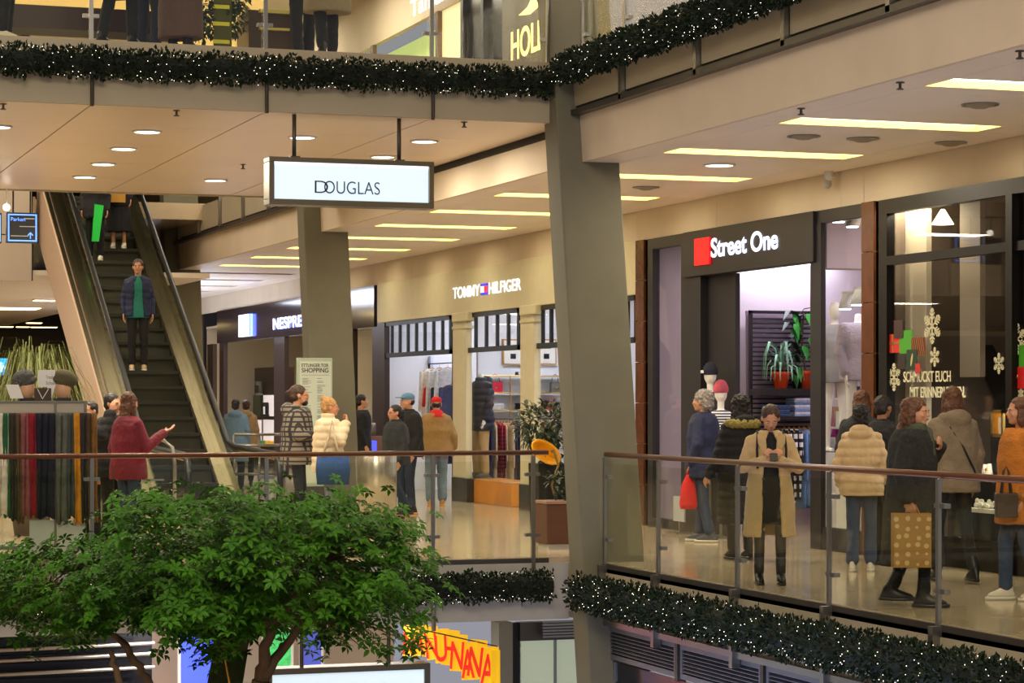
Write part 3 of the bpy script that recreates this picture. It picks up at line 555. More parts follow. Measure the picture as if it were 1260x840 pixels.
for i, (px, c, ln) in enumerate(((965,'p',1.25),(971,'p',1.2),(977,'p',1.15),(983,(96,130,180),1.3),(989,(130,160,200),1.25),(995,(80,110,160),1.3))):
    clothes(px, 0, zr, ln*.8, .075, c if c != 'p' else (0,0,0), ('black and white checked shirt jacket' if c == 'p' else 'blue denim garment')+' below the black shelf, %s from the left' % ['first','second','third','fourth','fifth','sixth'][i], 'garments below the black shelf', pl_bw if c == 'p' else None, YP-.2)
# goods in right window
XW = FX+1.7
sw2 = empty('merchandise_shelf', (XW+.5, fy(1040, XW+.5), 0), 'white lit shelf of small goods deep in the right window of the dark shop', 'shelf')
[MB().box(XW+.88, XW+.9, fy(px, XW+.5)-.01, fy(px, XW+.5)+.01, 0, 2.1).build('upright', white, sw2) for px in (1018, 1062)]
for k in range(4): B(XW+.5, XW+.9, fy(1064, XW+.5), fy(1016, XW+.5), .9+k*.38, .93+k*.38).build('board', white, sw2)
random.seed(11)
for k in range(3):
    for q in range(7):
        px = 1020+q*6.2; c = random.choice([(200,40,60),(230,210,190),(120,60,50),(240,240,240),(190,120,130),(60,50,60)]); o = B(-.05, .05, -.045, .045, 0, random.uniform(.1, .26)).build('cosmetics_box', M('goods_%d' % c[1], c, .5)); o.location = (XW+.6, fy(px+2, XW+.6), .93+k*.38); tag(o, '%s box on the %s board of the white lit shelf, place %s' % ({200:'red',230:'beige',120:'brown',240:'white',190:'dusty pink',60:'dark'}[c[0]], ['lowest','middle','upper'][k], ['one at the left','two','three','four','five','six','seven at the right'][q]), 'box', 'boxes on the lit shelf')
lamp_box(FX+1.2, fy(1045), 3.3, .6, 1.2, 3, (235,238,255), 'bright lamp over the right window of the dark shop', 'window lamps')
t = empty('window_price_sign', (FX+.4, fy(841+12), 0), 'small white notice board low in the left dark window', 'sign'); t.location = (FX-.3, fy(836, FX-.3), 0)
B(-.01, .01, -.17, .17, .15, .46).build('board', M('notice_grey', (176,176,180), .6), t, world=False); B(-.1, .1, -.15, .15, 0, .02).build('base', steel, t, world=False); B(-.005, .015, -.02, .02, 0, .15).build('stem', steel, t, world=False)
t = empty('light_garland_bush', onX(805, 585, FX+.25), 'faint string of small white lights low in the dark left window', 'fairy lights'); t.location.z = .3
random.seed(5)
mb = MB(); [mb.ell((random.uniform(-.1,.1), random.uniform(-.5,.5), random.uniform(0,.9)), (.012,.012,.012), n=5, m=4) for k in range(60)]; stuff(mb.build('lights', M('fairy_glow', (255,240,190), emit=6), t, world=False))
# ---- jewellery shop: px 1081..1330 ----
J = empty('jewellery_shop_front', (FX, fy(1330), 0), 'dark framed jewellery shop window with snowflake stickers', 'shop front')
bf = M('bronze_black', (20,16,15), .35, .4)
fb(1081, 1340, 3.62, 3.77, 'top_frame', bf, J); fb(1081, 1091, 0, 3.62, 'frame', bf, J); fb(1237, 1245, 0, 3.62, 'mullion', bf, J, FX-.08, FX+.05); fb(1091, 1340, 3.08, 3.17, 'transom', bf, J); fb(1091, 1340, 0, .3, 'plinth', bf, J)
for (a, b_) in ((1091,1237),(1245,1340)):
    for (z0, z1) in ((.3,3.08),(3.17,3.62)): fb(a, b_, z0, z1, 'pane', DARKG, J, FX-.006, FX+.006)
jy0, jy1 = fy(1340), fy(1083)
room(jy0, jy1, 3.2, M('dark_taupe', (86,74,64), .7), 3.8)
tag(fb(1105, 1140, .3, 3.75, 'ivory_screen', M('ivory_panel', (214,202,176), .6), None, FX+.3, FX+.36), 'tall ivory panel behind the jewellery window', 'panel', 'ivory panels')
tag(fb(1181, 1206, 1.9, 3.75, 'ivory_screen', M('taupe_panel', (150,138,120), .6), None, FX+.5, FX+.56), 'narrow taupe panel at the middle of the jewellery window', 'panel', 'ivory panels')
for i, px in enumerate((1150, 1174)):
    X = FX+.6; p = onX(px-14, 256, X); t = empty('cone_lamp', (X, p.y, 3.8), 'pair of warm cone pendant lamps in the jewellery shop, %s' % ['left one','right one'][i], 'lamp', 'cone lamps'); MB().tube([(0,0,0),(0,0,-.12)], .01, 6).build('stem', black, t, world=False); MB().lathe([(.02,-.12),(.12,-.28),(.11,-.28),(.0,-.14)], (0,0,0), 16).build('shade', M('cone_glow', (255,236,190), emit=3), t, True, world=False)
# dark diagonal bar placed inside to stand in for a stair's reflection
t = tag(MB().bar((FX+1.3, fy(1140, FX+1.3), 3.5), (FX+1.3, fy(1262, FX+1.3), 1.3), .12, .22).build('stair_reflection_bar', black), 'dark diagonal bar standing in for a stair reflection in the jewellery window', 'beam')
tb = empty('jewellery_table', (FX+.5, fy(1215, FX+.5), 0), 'black display table with white jewellery stands in the window', 'table')
B(FX+.15, FX+.95, fy(1262, FX+.3), fy(1193, FX+.5), .86, .9).build('top', M('white_velvet', (230,226,210), .8), tb); B(FX+.2, FX+.9, fy(1258, FX+.3), fy(1198, FX+.5), 0, .86).build('base', black, tb)
for q in range(9):
    px = 1200+q*5.5; X = FX+.3+.12*(q % 3); t = empty('jewellery_bust', (X, fy(px, X), .9), 'small white jewellery stand on the window table, %s from the left' % ['first','second','third','fourth','fifth','sixth','seventh','eighth','ninth'][q], 'jewellery stand', 'jewellery stands')
    MB().loft([((0,0,0), .05, .05), ((0,0,.05), .035, .05), ((.01,0,.11+.02*(q % 2)), .015, .03)], 10).build('bust', M('ivory_leather', (240,234,214), .5), t, True, world=False); MB().ell((-.03,0,.07), (.01,.02,.02), n=8, m=6).build('pendant', gold, t, True, world=False)
lamp_box(FX+.22, fy(1123, FX+.2), 3.7, .2, .8, 26, (255,240,205), 'small added lamp that brightens the ivory panel', 'jewellery lamps'); lamp_box(FX+1.4, fy(1180, FX+1.4), 3.7, 1.0, .6, 6, (255,236,200), 'added lamp that brightens the depth of the jewellery shop', 'jewellery lamps')  # both lamps are added to brighten the ivory panel and interior
area('jewellery_table_spot', (FX+.5, fy(1215), 1.9), .4, .8, 22, (1,.95,.82))
for (a, b_, za, zb_, lb) in ((1219,1234,504,538,'gold framed mirror case at the right of the jewellery window'),):
    X = FX+.35; p0, p1 = onX(a, za, X), onX(b_, zb_, X); t = empty('gold_display_frame', (X, p0.y, p1.z), lb, 'display case')
    f = MB(); e_ = .035; f.box(X, X+.15, p1.y, p1.y+e_, p1.z, p0.z); f.box(X, X+.15, p0.y-e_, p0.y, p1.z, p0.z); f.box(X, X+.15, p1.y, p0.y, p0.z-e_, p0.z); f.box(X, X+.15, p1.y, p0.y, p1.z, p1.z+e_); f.build('frame', gold, t); B(X+.12, X+.14, p1.y+e_, p0.y-e_, p1.z+e_, p0.z-e_).build('lit_back', M('warm_back', (210,170,90), emit=.8), t); B(X+.03, X+.1, p1.y+.06, p0.y-.1, p1.z+e_, p1.z+.2).build('jewel_box', M('ivory_leather'), t)
    B(X, X+.2, p1.y, p0.y, .9, p1.z).build('pedestal', black, t)
# second lower display
tb = empty('jewellery_tray', (FX+.3, fy(1200), .3), 'lower lit tray of white jewellery below the window table', 'tray'); B(FX+.02, FX+.14, fy(1230), fy(1186), .56, .6).build('tray', M('white_velvet'), tb)
mb = MB(); random.seed(4); [mb.ell((FX+.08+random.uniform(-.04,.04), random.uniform(fy(1228), fy(1188)), .62+random.uniform(0,.05)), (.02,.035,.03), n=6, m=4) for k in range(26)]; stuff(mb.build('jewels', M('ivory_leather'), tb)); B(FX+.02, FX+.14, fy(1230), fy(1186), .3, .56).build('stand', black, tb)
# stickers on the glass
XK = FX-.012
def flake(px, py, hpx, i):
    p = onX(px, py, XK); d = FX*1.9; r = hpx/2*(p.x*SN+p.y*CS)/F; mb = MB(); c = p
    for a in range(6):
        an = math.radians(60*a+90); u = Vector((0, math.cos(an), math.sin(an))); mb.bar(c, c+u*r, r*.09, .004, (1,0,0))
        for f_, l_ in ((.35,.3),(.55,.32),(.75,.24),(.9,.13)):
            for s_ in (-1, 1): q = an+s_*math.radians(52); v_ = Vector((0, math.cos(q), math.sin(q))); mb.bar(c+u*r*f_, c+u*r*f_+v_*r*l_, r*.08, .004, (1,0,0))
    tag(mb.build('snowflake_sticker', M('sticker_white', (236,228,190), .6)), i, 'sticker', 'snowflake stickers')
flake(1147, 401, 44, 'largest white snowflake sticker right of the ivory panel'); flake(1150, 439, 24, 'small white snowflake sticker below the largest one'); flake(1100, 464, 34, 'white snowflake sticker at the lower left of the jewellery window'); flake(1229, 447, 26, 'white snowflake sticker beside the window mullion'); flake(1252, 417, 38, 'large white snowflake sticker at the right edge'); flake(1248, 483, 12, 'tiny snowflake sticker under the red sticker, left'); flake(1256, 484, 14, 'tiny snowflake sticker under the red sticker, right')
def stick(x0, y0_, x1, y1_, rgb, label, off=0, extra=None, mt=None):
    a, b_ = onX(x0, y0_, XK), onX(x1, y1_, XK); c_ = onX((x0+x1)/2, (y0_+y1_)/2, XK); h_ = (y1_-y0_)*(c_.x*SN+c_.y*CS)/F/2
    X = XK-.004*off; o = B(X-.003, X, a.y, b_.y, c_.z-h_, c_.z+h_).build('gift_sticker', mt or M('stick_%d_%d' % (rgb[0], rgb[1]), rgb, .6)); tag(o, label, 'sticker', 'gift stickers'); return o, X, a.y, b_.y, c_.z, h_
o, X, ya_, yb2, zc_, hh = stick(1091, 411, 1107, 434, (206,30,28), 'red gift box sticker with a gold ribbon')
mb = MB(); mb.box(X-.006, X-.003, (ya_+yb2)/2-.012, (ya_+yb2)/2+.012, zc_-hh, zc_+hh); mb.box(X-.006, X-.003, ya_, yb2, zc_-.012, zc_+.012); mb.build('ribbon', gold, o)
stick(1107, 406, 1123, 435, (70,160,30), 'plain bright green sticker'); stick(1101, 394, 1112, 416, (60,34,30), 'dark brown photo sticker above the red gift', 2); 
o, X, ya_, yb2, zc_, hh = stick(1122, 415, 1139, 437, (120,40,24), 'brown sticker with golden diagonal stripes', 1)
mb = MB()
for k in range(7): yk = yb2+(ya_-yb2)*k/7; mb.add([(X-.005, yk, zc_-hh), (X-.005, yk+.012, zc_-hh), (X-.005, min(yk+.07, ya_), zc_+hh), (X-.005, min(yk+.058, ya_), zc_+hh)], [(0,1,2,3)])
mb.build('stripes', gold, o)
stick(1106, 435, 1115, 454, (44,28,30), 'small dark photo sticker below the green one', 2); o, X, ya_, yb2, zc_, hh = stick(1117, 430, 1130, 455, (20,54,34), 'dark green sticker with a pale leaf', 3); mb = MB().ell((X-.004, (ya_+yb2)/2, zc_), (.003, .02, .07), Euler((.3,0,0))); mb.build('leaf_print', M('pale_gold', (210,190,130), .5), o)
stick(1128, 447, 1134, 459, (200,40,40), 'tiny red sticker below the striped one', 4); stick(1254, 424, 1290, 452, (70,160,30), 'bright green sticker at the right edge'); o, X, ya_, yb2, zc_, hh = stick(1243, 451, 1290, 478, (206,24,28), 'red sticker with a pale bow line at the right edge', 1)
MB().tube([(X-.004, ya_-.02, zc_), (X-.004, ya_-.08, zc_+hh*.6), (X-.004, ya_-.15, zc_+hh*.2), (X-.004, ya_-.1, zc_-hh*.5), (X-.004, ya_-.04, zc_-hh*.3)], .006, 6).build('bow_line', M('pale_gold'), o)
lt = tag(text('SCHMÜCKT EUCH', 'window_lettering', M('sticker_white'), .155, .004, (XK, fy(1113), 1.85), (0,-1,0), (0,0,1), None, .01, fitw=fy(1113)-fy(1171)), 'pale window lettering, upper line of the slogan', 'lettering', 'slogan on the window')
tag(text('MIT ERINNERUNGEN.', 'window_lettering', M('sticker_white'), .155, .004, (XK, fy(1121), 1.69), (0,-1,0), (0,0,1), None, .01, fitw=fy(1121)-fy(1189)), 'pale window lettering, lower line of the slogan', 'lettering', 'slogan on the window')
# ---- coffee shop: px 464 back to 270 ----
nA, nB = fy(464), fy(270)
NP = empty('coffee_shop_front', (FX, nA, 0), 'dark glossy coffee shop front with a glowing blue-white sign', 'shop front')
gloss = M('glossy_dark_brown', (58,46,44), .12, spec=.7)
B(FX-.06, FX+.06, nA, nB, 3.0, 3.77).build('fascia', gloss, NP)
for (a, b_) in ((270,275),(337,350),(430,434),(458,464),(255,262)): fb(a, b_, 0, 3.0, 'post', M('dark_brown_metal'), NP)
for (a, b_) in ((275,337),(350,430),(434,458)): fb(a, b_, .1, 3.0, 'pane', SHOPG, NP, FX-.006, FX+.006)
XN = FX-.08
a, b_ = onX(296, 388, XN), onX(310, 413, XN); B(XN-.05, XN+.05, a.y, b_.y, b_.z, a.z).build('sign_cube', M('sign_white'), NP); B(XN-.06, XN+.04, b_.y+.04, b_.y, b_.z, a.z).build('sign_edge', M('sign_blue', (70,110,255), emit=.8), NP)
ya_ = fy(336, XN); text('NESPRESSO', 'lettering', M('sign_white'), .33, .006, (XN, ya_, fz(336, 405, XN)), (0,-1,0), (0,0,1), NP, .02, fitw=ya_-fy(392, XN))
yh = ya_-(ya_-fy(392, XN))
text('NESPRESSO', 'lettering_halo', M('sign_blue'), .335, .004, (XN+.012, ya_+.02, fz(336, 405, XN)-.015), (0,-1,0), (0,0,1), NP, .006, fitw=ya_-fy(392, XN)+.04)
room(nA+.05, fy(250), 3.0, M('cafe_wall', (190,176,150), .6), 3.4)
for i in range(4): lamp_box(FX+1.4, nA+2+i*3.6, 3.35, 1.4, .5, 9, (255,236,205), 'panel light inside the coffee shop, %s from the front' % ['first','second','third','fourth'][i], 'panel lights in the coffee shop')
XC = FX+1.2
cs = empty('coffee_display', (XC, fy(320, XC), 0), 'dark display cabinet with lit compartments inside the coffee shop', 'cabinet')
y0_, y1_ = fy(337, XC), fy(304, XC); zt = fz(320, 452, XC)
B(XC+.1, XC+.5, y0_, y1_, 0, zt).build('carcass', M('espresso_wood', (56,34,30), .4), cs)
for (a, b_, t_, u_, e) in ((303,318,486,512,0),(320,335,486,512,1),(303,318,516,548,1),(320,335,516,548,1)):
    p0, p1 = onX(a+1, t_, XC), onX(b_-1, u_, XC); B(XC+.06, XC+.1, p0.y, p1.y, p1.z, p0.z).build('compartment', M('lit_niche', (225,210,205), emit=.55) if e else M('niche_green', (96,104,80), .5), cs)
    B(XC-.1, XC+.1, p0.y, p1.y, p1.z-.03, p1.z).build('board', M('espresso_wood'), cs)
for i, (px, c, nm) in enumerate(((316,(200,30,40),'red'),(320,(230,170,30),'yellow'),(324,(60,140,80),'green'),(329,(30,170,190),'turquoise'),(334,(30,170,190),'turquoise'))):
    p = onX(px, 545, XC-.03); o = B(-.05, .05, -.07, .07, 0, .1).build('capsule_box', M('capsule_%d' % c[1], c, .5, emit=.2)); o.location = p; o.location.z = onX(330, 547, XC).z; tag(o, '%s box in the coffee shop cabinet%s' % (nm, ', the right one' if px == 334 else ''), 'box', 'coffee boxes')
for i, (px, py) in enumerate(((319,488),(327,513))):
    p = onX(px, py, XC); t = empty('coffee_machine', (XC-.0, p.y, onX(px, 486 if i == 0 else 512, XC).z+(0 if i == 0 else .0)), '%s coffee machine in the coffee shop display' % ['chrome','black'][i], 'coffee machine'); mt = steel if i == 0 else black
    B(-.1, .06, -.12, .12, 0, .05).build('base', mt, t, world=False); B(0, .06, -.1, .1, .05, .3).build('body', mt, t, bevel=.02, world=False); B(-.1, .06, -.08, .08, .24, .34).build('head', mt, t, bevel=.02, world=False)
cnt = tag(B(FX-.45, FX-.12, fy(463, FX-.3), fy(440, FX-.3), 0, 1.0).build('till_counter', M('wood_counter', (120,80,50), .5), bevel=.01), 'small brown counter with a blue display beside the second column', 'counter')
p0, p1 = onX(446, 541, FX-.46), onX(463, 558, FX-.46); sc_ = B(FX-.5, FX-.455, p0.y, p1.y, p1.z, p0.z).build('blue_display', M('screen_blue', (60,70,235), emit=.8), cnt)
text('33', 'digits', M('sign_white'), abs(p0.z-p1.z)*.8, .006, (FX-.505, p0.y-.05, p1.z+.04), (0,-1,0), (0,0,1), sc_, .02)
t = empty('goods_tray', (FX-.3, fy(452, FX-.3), 1.0), 'row of small chrome canisters on the brown counter', 'canisters'); 
for k in range(4): MB().lathe([(.04,0),(.04,.2),(.03,.24),(0,.24)], (FX-.3, fy(448+k*4, FX-.3), 1.0), 10).build('canister', steel, t, True)
# ---- beyond: dark front to the end ----
E_ = empty('far_shop_front', (FX, nB, 0), 'dim dark shop front at the far end of the gallery', 'shop front')
B(FX-.05, FX+.06, fy(250)+.2, 73.8, 0, 3.77).build('wall', M('dim_brown', (66,52,44), .3), E_)
for k in range(5): B(FX-.08, FX-.05, fy(250)+.4+k*2.2, fy(250)+2.4+k*2.2, .3, 3.0).build('pane', M('dark_glass_solid', (24,22,26), .1), E_)
# ================= upper level shops =================
U = empty('upper_shop_front', (FX, 20, Z2), 'upper level row of shop fronts behind the glass railing', 'shop front')
ug = M('pale_green_wall', (176,190,130), .6); 
B(FX-.05, FX+.06, 9, 74, 8.2, 9.3).build('header', plaster, U)
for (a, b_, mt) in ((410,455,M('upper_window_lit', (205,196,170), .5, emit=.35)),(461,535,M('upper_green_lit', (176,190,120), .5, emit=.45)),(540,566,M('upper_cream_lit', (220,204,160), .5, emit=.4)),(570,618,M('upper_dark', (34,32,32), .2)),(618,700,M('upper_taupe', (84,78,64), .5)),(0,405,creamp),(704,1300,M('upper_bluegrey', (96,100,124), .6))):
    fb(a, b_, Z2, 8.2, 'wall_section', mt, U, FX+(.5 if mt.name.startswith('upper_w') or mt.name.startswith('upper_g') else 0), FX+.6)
for px in (408, 457, 537, 568, 593): fb(px-1.5, px+1.5, Z2, 8.2, 'mullion', frame_d if px > 540 else M('brown_frame', (110,84,56), .5), U, FX-.08, FX)
fb(440, 537, 6.2, 6.24, 'rail_line', frame_d, U, FX-.06, FX-.02)
XU = FX-.2; text('Tamaris', 'lettering', whiteE, .42, .006, (XU, fy(505, XU), fz(505, 22, XU)), (0,-1,0), (0,0,1), U, .012, fitw=fy(505, XU)-fy(560, XU))
text('HOLLISTER', 'lettering', M('gold_glow', (255,220,120), emit=.8), .62, .006, (XU, fy(629, XU), fz(629, 75, XU)), (0,-1,0), (0,0,1), U, .012, fitw=fy(629, XU)-fy(712, XU))
mb = MB(); g = onX(655, 8, XU); mb.prism([(g.y+.6, g.z-.04), (g.y+.1, g.z-.1), (g.y-.6, g.z-.0), (g.y-.2, g.z+.03), (g.y-.1, g.z+.2), (g.y+.2, g.z+.02)], 'x', XU-.006, XU); mb.build('bird_emblem', M('gold_glow'), U)
struct(B(-14, 7.7, 33.1, 33.3, Z2, 9.4).build('wall_back', M('upper_back', (190,164,104), .6)))
struct(B(RX-6, FX, 9, 74, 9.3, 9.4).build('ceiling', ceilm)); struct(B(-14, RX, EY+2, 74, 9.3, 9.4).build('ceiling', ceilm))
for i in range(4): area('upper_hall_lamp', (0+i*3.0, 29, 9.1), 2.0, 4, 110, (1, .87, .6))
for i in range(5): area('upper_gallery_lamp', (10.3, 22+i*6, 9.1), 1.5, 3, 60, (1, .9, .75))
# ================= lower level =================
struct(B(4.0, 4.1, 33.0, 40, -5.25, -.66).build('wall_left', M('cream_low', (220,206,180), .6))); 
LW = empty('lower_shop_front', (FX-2, 27, -5.25), 'lit shop front of the level below behind the leaning column', 'shop front')
YL = 26.5
def lb_(a, b_, t_, u_, nm, mt, y=YL, th=.06):
    p0, p1 = onY(a, t_, y), onY(b_, u_, y); return MB().box(p0.x, p1.x, y, y+th, p1.z, p0.z).build(nm, mt, LW)
lb_(640, 712, 786, 850, 'pane', M('lower_lit_glass', (150,160,140), .2, emit=.35)); lb_(640, 712, 766, 786, 'header', steeld, YL-.05, .15); lb_(614, 631, 766, 900, 'pillar', M('lower_pillar', (120,122,116), .6), YL-.1, .3); lb_(631, 641, 766, 900, 'frame', frame_d); lb_(682, 685, 786, 880, 'mullion', steel, YL-.03, .03)
struct(MB().box(-14, 9.0, 31, 31.1, -5.25, -.66).build('wall_back', M('lower_wall_beige', (206,188,164), .6)))
lvw = empty('vent_band', (8.2, YL, -.9), 'short louvred vent under the bridge beside the column', 'louvre')
p0, p1 = onY(668, 762, YL-.2), onY(706, 784, YL-.2)
for k in range(6): z = p0.z-.03-k*.035; B(p0.x, p1.x+.3, YL-.2, YL-.17, z-.012, z+.01).build('slat', steel, lvw)
area('lower_level_lamp', (6, 26.0, -.8), 3, 2, 90, (1, .93, .85), (0,0,0)); area('lower_level_blue_lamp', (9.6, 16, -2.4), .8, 4, 30, (.4, .55, 1), (0, math.radians(-90), 0)) if False else None
# banner letters NANU-NANA
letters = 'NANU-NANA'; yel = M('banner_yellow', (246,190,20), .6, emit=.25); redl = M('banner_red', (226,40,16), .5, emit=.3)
tops = [(497,771),(511,769),(521,774),(534,776),(547,776),(556,782),(567,792),(579,788),(592,797)]
word = empty('banner_row', onY(555, 770, 25.2), 'row of yellow hanging cards with red letters below the lower garland', 'banner')
for i, ch in enumerate(letters):
    px, py = tops[i]; p = onY(px, py, 25.4-.03*i); s_ = .24+.01*i
    cd = MB().box(0, s_*.62, 0, .01, -s_*1.35, .02).build('card', yel, word, world=True); cd.location += Vector((p.x, p.y, p.z)); WO[cd.name] = Vector((0,0,0)); cd.rotation_euler = (0, random.uniform(-.12,.12), -.35)
    if ch == '-': MB().box(.04, s_*.5, -.012, 0, -s_*.75, -s_*.6).build('dash', redl, cd, world=False)
    else:
        le = text(ch, 'letter', redl, s_*1.5, .01, (0, -.008, -s_*1.25), (1,0,0), (0,0,1), None, .015, fitw=s_*.5); le.parent = cd
MB().tube([onY(495, 769, 25.4), onY(612, 795, 25.1)], .008, 6).build('cord', steeld, word)
p = onY(604, 800, 25.1); tag(MB().box(p.x, p.x+.11, p.y, p.y+.02, -3, p.z).build('yellow_banner', yel), 'narrow plain yellow vertical banner right of the letter cards', 'banner')
# ================= hanging light-box sign =================
SB = empty('hanging_light_sign', (5.51, 23.62, ZS), 'white illuminated shop sign in a metal frame hung under the bridge', 'sign')
xa, xb = 5.51, 7.27
fm = MB(); ya_, yb2 = 23.53, 23.78
fm.box(xa, xb, ya_, yb2, 4.10, 4.15); fm.box(xa, xb, ya_, yb2, 3.66, 3.72); fm.box(xa, xa+.055, ya_, yb2, 3.72, 4.10); fm.box(xb-.055, xb, ya_, yb2, 3.72, 4.10); fm.build('frame', M('sign_frame', (120,112,92), .3, .8), SB, bevel=.006)
B(xa+.055, xb-.055, ya_+.03, yb2-.03, 3.72, 4.10).build('lit_panel', M('lightbox_glow', (214,234,250), emit=.32), SB); B(xa+.055, xb-.055, ya_+.025, ya_+.03, 4.075, 4.10).build('tube_glow', whiteE, SB)
for px in (362, 491): x = onY(px, 140, 23.66).x; MB().tube([(x, 23.66, 4.14), (x, 23.66, ZS)], .022, 10).build('rod', steeld, SB, True); MB().box(x-.05, x+.05, 23.61, 23.71, 4.14, 4.17).build('rod_foot', steeld, SB)
x0 = onY(388, 230, ya_).x; x1 = onY(468, 230, ya_).x
text('D', 'lettering', black, .19, .006, (x0, ya_+.02, 3.79), (1,0,0), (0,0,1), SB, -.012, fitw=.14); text('OUGLAS', 'lettering', black, .19, .006, (x0+.10, ya_+.02, 3.79), (1,0,0), (0,0,1), SB, -.012, fitw=x1-x0-.10)
# lower light box
LB2 = empty('lower_light_sign', (5.5, 23.3, -1), 'top of a lit sign box at the bottom edge behind the tree', 'sign')
a, b_ = onY(325, 822, 23.2), onY(526, 823, 23.2)
fm = MB(); fm.box(a.x, b_.x, 23.1, 23.35, a.z-.06, a.z); fm.box(a.x, a.x+.06, 23.1, 23.35, a.z-.55, a.z-.06); fm.box(b_.x-.06, b_.x, 23.1, 23.35, a.z-.55, a.z-.06); fm.box(a.x, b_.x, 23.1, 23.35, a.z-.6, a.z-.55); fm.build('frame', M('sign_frame'), LB2)
MB().box(a.x+.06, b_.x-.06, 23.13, 23.32, a.z-.55, a.z-.06).build('lit_panel', M('lightbox_glow'), LB2); [MB().tube([(x, 23.25, a.z), (x, 23.25, -.68)], .02, 8).build('rod', steeld, LB2) for x in (a.x+.4, b_.x-.4)]
# left direction display
DS = empty('direction_display', onX(0, 260, 3.0), 'black hanging direction display with blue outline and the word Parken', 'sign')
YD = 33.6
a, b_ = onY(8, 261, YD), onY(47, 299, YD)
MB().box(a.x, b_.x, YD, YD+.12, b_.z, a.z).build('housing', black, DS); bl = M('display_blue', (96,150,255), emit=.8); e_ = .018
f = MB(); f.box(a.x+.02, b_.x-.02, YD-.01, YD, a.z-.04, a.z-.04+e_); f.box(a.x+.02, b_.x-.02, YD-.01, YD, b_.z+.02, b_.z+.02+e_); f.box(a.x+.02, a.x+.02+e_, YD-.01, YD, b_.z+.02, a.z-.03); f.box(b_.x-.02-e_, b_.x-.02, YD-.01, YD, b_.z+.02, a.z-.03); f.build('outline', bl, DS)
text('Parken', 'lettering', bl, .075, .004, (a.x+.06, YD-.008, a.z-.12), (1,0,0), (0,0,1), DS, .0)
xm = b_.x-.11; MB().bar((xm, YD-.008, b_.z+.06), (xm, YD-.008, b_.z+.14), .012, .012).bar((xm-.035, YD-.008, b_.z+.105), (xm, YD-.008, b_.z+.145), .012, .012).bar((xm+.035, YD-.008, b_.z+.105), (xm, YD-.008, b_.z+.145), .012, .012).build('arrow', bl, DS)
MB().box(b_.x-.2, b_.x-.05, YD-.01, YD, a.z-.09, a.z-.078).box(b_.x-.26, b_.x-.03, YD-.01, YD, a.z-.2, a.z-.19).box(a.x+.06, a.x+.3, YD-.01, YD, b_.z+.09, b_.z+.1).build('text_line', M('dim_text', (150,140,130), emit=.4), DS)
a2 = onY(-30, 261, YD); b2 = onY(2, 299, YD); MB().box(a2.x, b2.x, YD, YD+.12, b2.z, a2.z).build('housing', black, DS); MB().box(b2.x-.03, b2.x-.015, YD-.01, YD, b2.z+.02, a2.z-.03).build('outline', bl, DS); [MB().tube([(x, YD+.06, a.z-.01), (x, YD+.06, 4.6)], .012, 6).build('hanger', black, DS) for x in (a.x+.1, b_.x-.1, b2.x-.2)]
p = onY(8, 255, 33.3); t = empty('globe_lamp', (p.x, 33.3, p.z), 'small round white lamp just above the direction display', 'lamp'); MB().ell((0,0,0), (.05,.05,.05), n=12, m=8).build('globe', downE, t, True, world=False); MB().tube([(0,0,.04),(0,0,.5)], .01, 6).build('stem', white, t, world=False)
# directory board
DB = empty('directory_board', onY(387, 600, 33.2), 'pale green shopping directory board standing before the second leaning column', 'sign')
YB = 33.0; a, b_ = onY(366, 440, YB), onY(409, 598, YB)
MB().box(a.x, b_.x, YB, YB+.08, b_.z, a.z).build('board', M('board_green', (168,182,160), .5), DB, bevel=.006); MB().box(a.x+.035, b_.x-.02, YB-.004, YB, b_.z+.05, a.z-.05).build('face', M('board_face', (198,206,190), .5), DB); MB().box(a.x+.02, b_.x-.02, YB-.03, YB+.11, 0, b_.z).build('foot', steeld, DB)
for s_, z_, h_ in (('ETTLINGER TOR', .13, .055), ('SHOPPING', .21, .075)): text(s_, 'lettering', black, h_*1.2, .003, (a.x+.06, YB-.006, a.z-z_), (1,0,0), (0,0,1), DB, .008, fitw=(b_.x-a.x)-.12)
mb = MB(); random.seed(9)
for col_ in range(2):
    z = a.z-.30
    while z > b_.z+.4:
        mb.box(a.x+.07+col_*.22, a.x+.07+col_*.22+random.uniform(.06, .14), YB-.006, YB-.004, z, z+.006); z -= random.choice([.016, .016, .04])
mb.box(a.x+.06, b_.x-.05, YB-.006, YB-.004, a.z-.25, a.z-.245); mb.build('printed_lines', M('ink_grey', (110,116,108), .6), DB)
